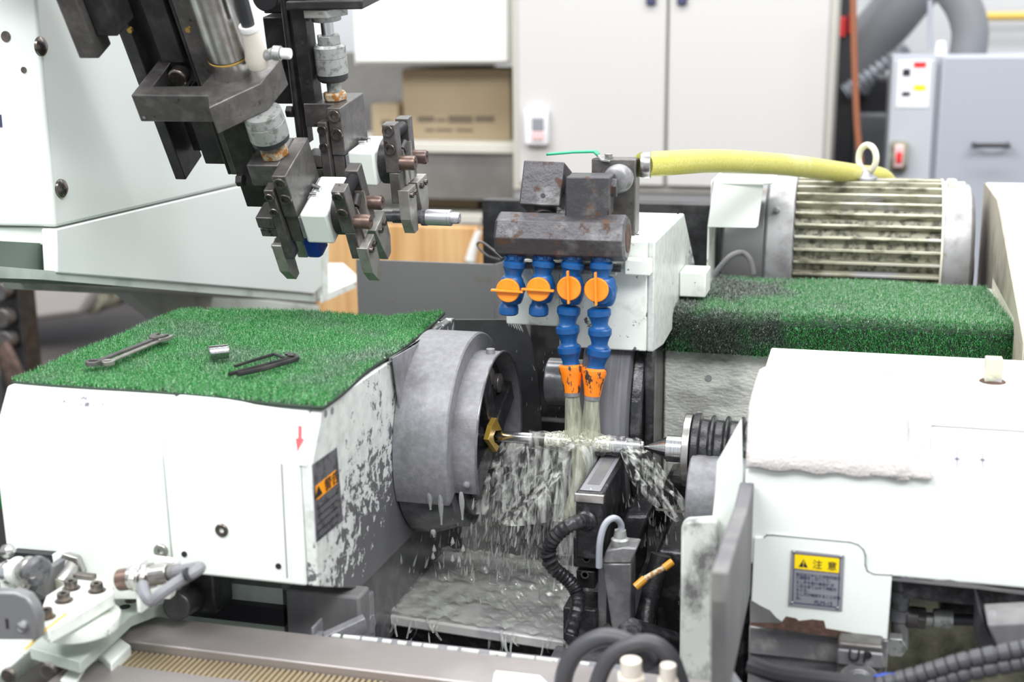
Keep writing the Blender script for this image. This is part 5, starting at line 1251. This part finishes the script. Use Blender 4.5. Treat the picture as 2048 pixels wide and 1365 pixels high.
MB().lathe([(0, .019), (.004, .019), (.004, .013), (.008, .012), (.008, .007)], P(1718, 1362, Y=Yu), (0, -1, 0), 32).build('boss', M['graygrime'], t, .0006)
MB().tube([P(1735, 1372, Y=-.3), P(1775, 1364, Y=-.3), P(1800, 1366, Y=-.3)], .008).build('blue_tube', M['bluetape'], None, label='bit of bright blue tube at the bottom edge by the UP block', cat='tube')
t = thing('rear_casting', 'olive grimy casting in the recess below the tailstock cover at the right', 'machine base', P(1880, 1300, Y=-.05))
MB().box(.33, .75, -.08, -.02, .82, .984).build('wall', M['moss'], t, .004)
MB().box(.33, .75, -.21, -.02, .801, .82).build('floor_plate', M['moss'], t, .004)
MB().box(.4, .75, -.15, -.081, .94, .984).build('grease_lump', M['darkwet'], t, .004)
t = thing('grease_pipe', 'grey upright grease pipe with elbows and a hex cap in the lower right recess', 'pipe', P(1797, 1290, Y=-.17))
Yv = -.17
MB().tube([P(1801, 1150, Y=Yv), P(1800, 1290, Y=Yv)], .0085, sub=1, n=18).build('pipe', M['sheet'], t)
for y_ in (1190, 1228): MB().lathe([(-.006, .0105), (.006, .0105)], P(1800, y_, Y=Yv), (0, 0, 1), 20).build('collar', M['gray'], t, .0008)
m = MB(); hexa(m, P(1791, 1284, Y=Yv-.012), (0, -1, -.1), .0115, .012, .3); m.build('hex_cap', M['zinc'], t, .001)
t = thing('hydraulic_hose', 'black hydraulic hose with a crimped steel ferrule running right from the grease pipe', 'hose', P(1880, 1250, Y=-.17))
MB().tube([P(1812, 1234, Y=Yv), P(1838, 1236, Y=Yv)], .0105, sub=1, n=18).build('union', M['black2'], t, .001)
m = MB(); hexa(m, P(1834, 1236, Y=Yv), (1, 0, 0), .0115, .008); m.build('union_nut', M['black2'], t, .001)
MB().tube([P(1842, 1238, Y=Yv), P(1866, 1240, Y=Yv)], .0065, sub=1, n=18).build('stub', M['zinc'], t)
MB().tube([P(1866, 1237, Y=Yv), P(1906, 1240, Y=Yv)], .0095, sub=1, n=18).build('ferrule', M['zinc'], t, .001)
MB().tube([P(1906, 1240, Y=Yv), P(1965, 1242, Y=Yv), P(2060, 1246, Y=Yv)], .0058, n=14).build('hose', M['cable'], t)
t = thing('solenoid_box', 'dark grey box with a slanting face at the right edge of the lower recess', 'box', P(2010, 1300, Y=-.3))
w = [P(*a, Y=-.29) for a in ((1974, 1250), (2100, 1244), (2100, 1292), (1992, 1292))]
MB().prism(w, (0, .045, 0)).build('box', M['rubber'], t, .002)
w = [P(*a, Y=-.275) for a in ((1958, 1220), (1990, 1292), (1990, 1310), (1955, 1310))]
MB().prism(w, (0, .05, 0)).build('side', M['cable'], t, .001)
MB().cyl(P(1985, 1228, Y=-.292), P(1985, 1228, Y=-.29), .003, n=12).build('screw', M['chrome'], t)
for off, lb in ((0, 'upper of two ribbed black energy hoses crossing the lower right corner'), (26, 'lower of two ribbed black energy hoses crossing the lower right corner')):
    pts = [P(1745-off, 1375+off*.6, Y=-.33), P(1830, 1352+off, Y=-.33), P(1930, 1322+off, Y=-.33), P(2050, 1298+off, Y=-.33), P(2110, 1290+off, Y=-.33)]
    m = MB().tube(pts, .0085, n=16, sub=40, rs=lambda u: .0074 if (u*19) % 1 < .84 else .0058)
    m.build('ribbed_hose', M['darkcable'], None, label=lb, cat='hose', group='ribbed energy hoses at the lower right')
MB().tube([P(1500, 1330, Y=-.3), P(1560, 1350, Y=-.31), P(1650, 1362, Y=-.32), P(1750, 1372, Y=-.33)], .0085).build('black_hose', M['cable'], None, label='smooth black hose running along the bottom from the flap to the UP block', cat='hose')
# ---------------------------------------------------------------- artificial turf
def turf_mat(name, col_a, col_b, dirt, dirt_lo, dirt_hi, gx=None, top=False, spk=(.6, .66)):
    m, N, L, b = new_mat(name)
    tc = N.new('ShaderNodeTexCoord')
    def noise(sc, dt=4):
        n = N.new('ShaderNodeTexNoise'); n.inputs['Scale'].default_value = sc; n.inputs['Detail'].default_value = dt; L.new(tc.outputs['Object'], n.inputs['Vector']); return n.outputs[0]
    def rmp(s, a, c):
        r = N.new('ShaderNodeMapRange'); L.new(s, r.inputs['Value']); r.inputs['From Min'].default_value = a; r.inputs['From Max'].default_value = c; return r.outputs[0]
    def mix(f, a, c):
        x = N.new('ShaderNodeMix'); x.data_type = 'RGBA'; L.new(f, x.inputs[0])
        for i, v in ((6, a), (7, c)):
            if isinstance(v, tuple): x.inputs[i].default_value = (*v, 1)
            else: L.new(v, x.inputs[i])
        return x.outputs[2]
    c = mix(rmp(noise(420, 2), .4, .6), col_a, col_b)
    src = noise(9, 6)
    if gx:
        sp = N.new('ShaderNodeSeparateXYZ'); L.new(tc.outputs['Object'], sp.inputs[0])
        md = N.new('ShaderNodeMath'); md.operation = 'MULTIPLY_ADD'; L.new(sp.outputs['X'], md.inputs[0]); md.inputs[1].default_value = gx[0]; md.inputs[2].default_value = gx[1]
        ad = N.new('ShaderNodeMath'); ad.operation = 'ADD'; L.new(md.outputs[0], ad.inputs[0]); L.new(src, ad.inputs[1]); src = ad.outputs[0]
    c = mix(rmp(src, dirt_lo, dirt_hi), c, mix(rmp(noise(300, 2), .42, .58), dirt, tuple(min(1, v*2.6) for v in dirt)))
    c = mix(rmp(noise(650, 1), *spk), c, (.5, .64, .5))  # highlights on the blades, painted in as pale specks
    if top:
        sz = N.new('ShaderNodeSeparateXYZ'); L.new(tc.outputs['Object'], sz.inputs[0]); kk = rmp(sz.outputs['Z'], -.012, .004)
        mm = N.new('ShaderNodeMath'); mm.operation = 'MULTIPLY'; L.new(kk, mm.inputs[0]); L.new(rmp(noise(260, 2), .46, .7), mm.inputs[1]); c = mix(mm.outputs[0], c, (.5, .58, .5))  # lighter look of the pile's top face is painted into its colour
    L.new(c, b.inputs['Base Color']); b.inputs['Roughness'].default_value = .38; b.inputs['Specular IOR Level'].default_value = .6
    return m
TM1 = turf_mat('green_turf', (.015, .17, .03), (.07, .42, .1), (.07, .12, .08), .48, .7, spk=(.57, .63))
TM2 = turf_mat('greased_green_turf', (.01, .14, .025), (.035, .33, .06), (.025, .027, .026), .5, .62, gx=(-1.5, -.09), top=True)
BACK = mat('turf_backing', (.03, .05, .035), .8)
def pile(surf, n, h, w, mt, parent, name='pile'):
    u = rng.random(n); v = rng.random(n)
    V = np.zeros((n*3, 3), np.float32)
    for i in range(n):
        p, nn = surf(u[i], v[i]); a = rng.random()*6.283; e = Vector((math.cos(a), math.sin(a), 0)); e = (e-nn*e.dot(nn)).normalized()
        lean = Vector((rng.normal(), rng.normal(), rng.normal()))*.35; hh = h*(.75+.5*rng.random())
        V[3*i] = p+e*w; V[3*i+1] = p-e*w; V[3*i+2] = p+(nn+lean).normalized()*hh
    V -= np.array(WL[parent.name], np.float32)
    me = bpy.data.meshes.new(name); me.vertices.add(3*n); me.vertices.foreach_set('co', V.ravel())
    me.loops.add(3*n); me.loops.foreach_set('vertex_index', np.arange(3*n, dtype=np.int32))
    me.polygons.add(n); me.polygons.foreach_set('loop_start', np.arange(0, 3*n, 3, dtype=np.int32)); me.polygons.foreach_set('loop_total', np.full(n, 3, np.int32))
    me.update(); me.validate(); me.materials.append(mt)
    o = bpy.data.objects.new(name, me); finish(o, parent, dict(kind='stuff')); WL[o.name] = WL[parent.name]; return o
# left mat: a slightly wavy quadrilateral on the headstock
ZM = 1.169
ql = [P(24, 757, Z=ZM), P(362, 617, Z=ZM), P(888, 633, Z=ZM), P(648, 806, Z=ZM)]
def wav(x, y): return .0012+.003*math.sin(x*14+1.2)*math.sin(y*11)+.0025*max(0, math.sin(x*9+2))*(1 if y > 0 else .3)
def left_s(u, v):
    # u along the front, v to the back
    a = ql[0].lerp(ql[3], u); b = ql[1].lerp(ql[2], u); p = a.lerp(b, v)
    p = p+Vector((.002*math.sin(v*14), -.003*math.sin(u*8+.5), 0))
    z = wav(p.x, p.y); z = max(z, .0002)
    if u > .8 and v > .8: z += .03*((u-.8)*(v-.8))*25*.35
    return Vector((p.x, p.y, ZM-.004+z))
def with_n(f):
    def g(u, v):
        p = f(u, v); e = .01; a = f(min(u+e, 1), v)-f(max(u-e, 0), v); b = f(u, min(v+e, 1))-f(u, max(v-e, 0)); n = a.cross(b)
        return p, (n.normalized() if n.length > 1e-12 else Vector((0, 0, 1)))
    return g
t = thing('turf_mat', 'green artificial turf mat with spanners and keys on it, covering the left headstock', 'turf mat', (-.36, -.1, ZM))
m = MB(); m.grid(left_s, 40, 40); o = m.build('backing', BACK, t, ang=180); md = o.modifiers.new('thick', 'SOLIDIFY'); md.thickness = .0035; md.offset = 1 if False else -1
pile(with_n(left_s), 75000, .0064, .0005, TM1, t)
# right mat: top and a folded-down front
ZR = 1.166
def right_s(u, v):
    yf, yk, L1, L2 = .193, .445, .047, .252
    s = v*(L1+L2)
    x0 = .074+(.035 if s > L1+.06 else 0)*min(1, max(0, (s-L1-.06)/.12)); x1 = .4885-.012*max(0, (s-L1)/L2)
    x = x0+(x1-x0)*u
    R = .016
    if s < L1-R*.5: y, z = yf, ZR-L1+s-.002
    elif s < L1+R*.5:
        a = (s-(L1-R*.5))/R*math.pi/2; y = yf+R*.7*(1-math.cos(a)); z = ZR-R*.55+R*.62*math.sin(a)-.002
    else: y, z = yf+(s-L1)+.002, ZR+.001
    z += .0015*math.sin(x*25)*(1 if s > L1 else .3)
    return Vector((x, y-.0005, z))
t = thing('turf_mat', 'green artificial turf mat, greasy at its left end, folded over the cover at the right', 'turf mat', (.28, .3, ZR))
m = MB(); m.grid(right_s, 30, 60); o = m.build('backing', BACK, t, ang=180); md = o.modifiers.new('thick', 'SOLIDIFY'); md.thickness = .003; md.offset = 1
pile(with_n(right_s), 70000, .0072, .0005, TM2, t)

# ---------------------------------------------------------------- tools on the left mat
ZT = ZM+.0045
def onmat(px, py, dz=0): return P(px, py, Z=ZT+dz)
def spanner(a, b, w, hw, label, mt, dz):
    p, q_ = onmat(*a, dz), onmat(*b, dz); d = (q_-p); L = d.length; d.normalize(); s = Vector((0, 0, 1)).cross(d)
    t = thing('spanner', label, 'spanner', p, 'spanners on the turf')
    def loc(x, y): return p+d*x+s*y
    MB().prism([loc(.01, -w*.8), loc(L-.01, -w), loc(L-.01, w), loc(.01, w*.8)], (0, 0, .003)).build('shank', mt, t, .001)
    # ring end with a real hole
    N = 24; m = MB(); vs = []
    for r_, z in ((hw, 0), (hw, .0045), (hw*.58, .0045), (hw*.58, 0)):
        for i in range(N):
            a_ = 2*math.pi*i/N; vs.append(p+d*(math.cos(a_)*r_)+s*(math.sin(a_)*r_)+Vector((0, 0, z-.0005)))
    m.add(vs, [(k*N+i, k*N+(i+1) % N, ((k+1) % 4)*N+(i+1) % N, ((k+1) % 4)*N+i) for k in range(4) for i in range(N)]); m.build('ring_end', mt, t, .0004)
    # open end: a jaw with a slot
    jw = [(-.012, -w), (-.004, -hw*1.05), (.008, -hw*1.1), (.013, -hw*.62), (.002, -hw*.5), (-.001, 0), (.002, hw*.5), (.013, hw*.62), (.008, hw*1.1), (-.004, hw*1.05), (-.012, w)]
    MB().prism([loc(L+x, y) for x, y in jw], (0, 0, .0045)).build('open_jaw', mt, t, .0006)
spanner((187, 729), (316, 678), .0036, .0085, 'black spanner lying farther back on the turf mat', M['black2'], .0035)
spanner((215, 729), (326, 681), .0034, .0075, 'bright worn spanner lying in front of the black spanner on the turf', M['finger'], .0012)
a_, b_ = onmat(417, 707, .007), onmat(457, 703, .007)
t = thing('steel_bush', 'short bright steel cylinder lying in the middle of the left turf mat', 'bush', a_)
d_ = (b_-a_); L_ = d_.length
MB().lathe([(0, .0062), (.001, .0078), (L_*.66, .0078), (L_*.67, .0074), (L_*.7, .0074), (L_*.71, .0078), (L_-.001, .0078), (L_, .0066)], a_, d_, 32).build('bush', M['chrome'], t)
def hexkey(pts, r, label, dz=0, mt=None):
    MB().tube([onmat(*a, dz) for a in pts], r, n=6, sub=4).build('hex_key', mt or M['black'], None, label=label, cat='hex key', group='hex keys on the turf', flat=True)
hexkey([(470, 733), (510, 720), (544, 710), (549, 709), (570, 716), (574, 717)], .0017, 'thin black hex key, the uppermost of the keys on the left turf', .001)
hexkey([(458, 749), (520, 733), (583, 717), (589, 713), (585, 710), (572, 708)], .0022, 'middle black hex key on the left turf, its short arm hooked at the right', .001)
hexkey([(475, 749), (530, 737), (588, 720), (594, 716), (590, 712), (577, 711)], .0026, 'thickest black hex key, nearest the front edge of the left turf', .004)

# ---------------------------------------------------------------- coolant
def water_mat(name, white, alo, ahi, sc, stretch, amin=0, amax=1, rough=.12, col=(.82, .85, .78)):
    m, N, L, b = new_mat(name)
    tc = N.new('ShaderNodeTexCoord'); mp = N.new('ShaderNodeMapping'); mp.inputs['Scale'].default_value = stretch; L.new(tc.outputs['Object'], mp.inputs['Vector'])
    n = N.new('ShaderNodeTexNoise'); n.inputs['Scale'].default_value = sc; n.inputs['Detail'].default_value = 6; n.inputs['Distortion'].default_value = .6; L.new(mp.outputs[0], n.inputs['Vector'])
    r = N.new('ShaderNodeMapRange'); L.new(n.outputs[0], r.inputs['Value']); r.inputs['From Min'].default_value = alo; r.inputs['From Max'].default_value = ahi; r.inputs['To Min'].default_value = amin; r.inputs['To Max'].default_value = amax
    b.inputs['Base Color'].default_value = (*col, 1); b.inputs['Roughness'].default_value = rough; b.inputs['IOR'].default_value = 1.33; b.inputs['Transmission Weight'].default_value = 1-white
    L.new(r.outputs[0], b.inputs['Alpha'])
    bn = N.new('ShaderNodeBump'); bn.inputs['Strength'].default_value = .6; bn.inputs['Distance'].default_value = .002; L.new(n.outputs[0], bn.inputs['Height']); L.new(bn.outputs[0], b.inputs['Normal'])
    return m
WJ = water_mat('coolant_jet', .55, .35, .65, 110, (2, 2, .22), .35, .95, col=(.72, .74, .58))
WF = water_mat('coolant_foam', .75, .36, .62, 260, (1, 1, 1), .15, .95, col=(.86, .88, .72))
WS = water_mat('coolant_curtain', .6, .46, .68, 95, (1.5, 1.5, .2), .03, .82, col=(.84, .86, .82))
WD = water_mat('coolant_drop', .35, 0, .1, 10, (1, 1, 1), .6, .7, col=(.82, .84, .82))
WP = water_mat('coolant_film', .6, .42, .64, 30, (1, 1.6, 1), .15, .9, .08, (.78, .8, .74))
t = thing('coolant_spray', 'coolant pouring from two orange nozzles onto the shaft and splashing down', 'water', (0, 0, .9)); t['kind'] = 'stuff'
def jet(p, q_, r0, r1):
    m = MB(); m.tube([p, p.lerp(q_, .35)+Vector((0, -.001, 0)), p.lerp(q_, .7), q_], r0, n=20, sub=10, rs=lambda u: r0+(r1-r0)*u); return m
jet(P(1145, 792, Y=-.005), P(1150, 872, Y=0), .0083, .0125).build('jet', WJ, t)
jet(P(1184, 798, Y=-.005), P(1181, 874, Y=0), .0083, .012).build('jet', WJ, t)
from mathutils import noise as mnoise
def foam(u, v):
    x = -.034+.076*u; a = v*2*math.pi; c = math.exp(-((x-.006)/.02)**2); up = max(0, math.sin(a))
    n = .5+.5*mnoise.noise(Vector((x*230, math.cos(a)*2.3, math.sin(a)*2.3)))+.35*mnoise.noise(Vector((x*620, math.cos(a)*6, math.sin(a)*6)))
    r = .0088+c*(.0035+.0085*up)*max(.15, n)+.0006*n
    return (x, r*1.15*math.cos(a)-.001, 1.05+r*math.sin(a))
m = MB(); m.grid(foam, 120, 72); m.build('foam', WF, t)
# film around the shaft
m = MB(); 
def film(u, v):
    x = -.055+.13*u; a = v*2*math.pi; k = math.exp(-((x-.01)/.03)**2)
    r = .0092+.0035*k+.0008*math.sin(x*400+v*20); z = 1.05+r*math.sin(a)-(.0025 if math.sin(a) < 0 else 0)
    return (x, r*1.05*math.cos(a), z)
m.grid(film, 60, 24); m.build('shaft_film', WS, t)
# curtains falling from the shaft
def curtain(x0, x1, xb0, xb1, y0, y1, ztop, zb, name, mt=WS, wob=.01, ph=0):
    def f(u, v):
        x = (x0+(x1-x0)*u)*(1-v)+(xb0+(xb1-xb0)*u)*v; y = y0+(y1-y0)*v**1.5+wob*math.sin(u*9+v*5+ph)*v; z = ztop+(zb-ztop)*v**1.25
        return (x+.004*math.sin(v*9+u*13+ph)*v, y, z)
    m = MB(); m.grid(f, 50, 50); return m.build(name, mt, t, ang=180)
curtain(-.012, .022, -.02, .03, -.006, -.05, 1.047, .86, 'central_curtain', WS, .004)
curtain(-.02, .03, -.015, .02, -.009, -.03, 1.045, .9, 'central_curtain', WS, .006, 2)
curtain(-.085, 0, -.13, -.0, -.004, -.05, 1.045, .965, 'left_curtain', WS, .014, 1)
curtain(-.075, -.01, -.10, -.01, -.006, -.03, 1.045, .985, 'left_curtain', WS, .01, 5)
curtain(-.04, .02, -.06, .02, .0, .03, 1.045, .93, 'left_curtain', WS, .014, 3)
MB().tube([P(1160, 888, Y=-.012), P(1150, 960, Y=-.02), P(1135, 1040, Y=-.03), P(1128, 1105, Y=-.035)], .012, n=20, sub=12, rs=lambda u: .015+.004*math.sin(u*9)).build('central_fall', WS, t)
MB().tube([P(1165, 888, Y=-.014), P(1156, 960, Y=-.02), P(1140, 1060, Y=-.03)], .012, n=20, sub=12, rs=lambda u: .009+.002*math.sin(u*9)).build('central_fall', WJ, t)
# veil falling on to the right over the tailstock
st = [P(1255, 893, Y=-.02), P(1290, 935, Y=-.03), P(1330, 975, Y=-.04), P(1358, 1000, Y=-.05), P(1372, 1040, Y=-.05), P(1378, 1060, Y=-.05)]
MB().tube(st, .006, n=12, sub=8, rs=lambda u: .0012+.0022*math.sin(u*3)*(.7+.3*math.sin(u*23))).build('right_stream', WS, t)
st = [P(1258, 897, Y=-.025), P(1275, 930, Y=-.04), P(1300, 965, Y=-.05), P(1330, 1000, Y=-.06), P(1352, 1035, Y=-.06)]
MB().tube(st, .004, n=12, sub=8, rs=lambda u: .0018+.0014*math.sin(u*4)**2).build('right_stream', WS, t)
def wq(a, Y): return P(*a, Y=Y)
m = MB(); A1_, B1_ = [wq(a, -.03) for a in ((1250, 893), (1300, 905), (1372, 1000), (1385, 1045))], [wq(a, -.06) for a in ((1240, 905), (1262, 960), (1300, 1010), (1352, 1045))]
def veil(u, v):
    k = u*3; i = min(int(k), 2); f_ = k-i; return A1_[i].lerp(A1_[i+1], f_).lerp(B1_[i].lerp(B1_[i+1], f_), v)+Vector((0, .004*math.sin(v*9+u*7), 0))
m.grid(veil, 40, 24); m.build('right_veil', WS, t, ang=180)
# falling drops: many small stretched beads
def drops(n, cx, sx, ytop, sy, z0, z1, smin, smax, nm, slant):
    m = MB()
    for i in range(n):
        k = rng.random(); z = z0+(z1-z0)*k; x = cx+rng.normal(0, sx)*(1+k)+slant*k; y = ytop+rng.normal(0, sy)
        L = rng.uniform(smin, smax); r = min(.0016, L*rng.uniform(.05, .12))
        ax = Vector((slant*2+rng.normal(0, .12), rng.normal(0, .1), -1))
        m.lathe([(0, r*.08), (L*.35, r*.55), (L*.7, r), (L*.92, r*.7), (L, r*.08)], (x, y, z), ax, 7)
    return m.build(nm, WD, t)
drops(750, -.05, .03, .02, .05, 1.02, .9, .004, .02, 'drops', -.05)
drops(900, -.03, .04, .1, .05, 1.0, .83, .004, .018, 'drops', -.03)
drops(60, -.12, .03, -.02, .04, .97, .88, .004, .014, 'drops', -.02)
drops(220, .085, .016, -.0, .03, 1.0, .9, .004, .014, 'drops', .03)
drops(26, -.045, .02, .12, .03, 1.15, 1.05, .004, .009, 'drops', .0)
# dribbles off the hood
for px, y0_, y1_ in ((858, 985, 1020), (880, 988, 1050), (922, 985, 1040), (865, 1060, 1075)):
    MB().tube([P(px, y0_, Y=-.115), P(px+2, (y0_+y1_)/2, Y=-.115), P(px+3, y1_, Y=-.115)], .002, n=8, sub=6, rs=lambda u: .0016+.0012*math.sin(u*5)+.0008*u).build('dribble', WD, t)
for px, py in ((868, 1090), (866, 1105), (905, 1075), (926, 1090), (918, 1112), (905, 1110)):
    m = MB(); p = P(px, py, Y=-.1); m.lathe([(0, .0003), (.004, .0018), (.007, .0024), (.0095, .0003)], p, (0, 0, -1), 9); m.build('falling_drop', WD, t)
# film of coolant on the chute
def chf(u, v):
    p = cq[0].lerp(cq[3], u).lerp(cq[1].lerp(cq[2], u), v); w = .0016*math.sin(u*37+v*11)*math.sin(v*29-u*13)+.001*math.sin(u*90+v*61)
    return Vector((p.x, p.y, Zc-.001+w+.0015))
m = MB(); m.grid(chf, 110, 110); m.build('chute_film', WP, t, ang=180)
m = MB()
for i in range(20):
    u = rng.random(); p = cq[0].lerp(cq[3], u)+Vector((0, .0, -.003)); L = rng.uniform(.012, .04); r = rng.uniform(.0008, .0026)
    m.tube([p+Vector((0, .002, 0)), p+Vector((rng.normal(0, .003), -.004, -L*.5)), p+Vector((rng.normal(0, .004), -.004, -L))], r, n=7, sub=5, rs=lambda s, r=r: r*(1-.6*s)+.0004)
m.build('front_runoff', WS, t)
m = MB()
for i in range(70):
    v = rng.random(); p = cq[0].lerp(cq[1], v); r = rng.uniform(.002, .005); p = p+Vector((rng.normal(-.001, .003), 0, rng.uniform(-.012, .001)))
    m.lathe([(-r, r*.1), (-r*.6, r*.8), (r*.3, r), (r, r*.1)], p, (rng.normal(), rng.normal(), rng.normal()), 8)
m.build('edge_foam', WF, t)
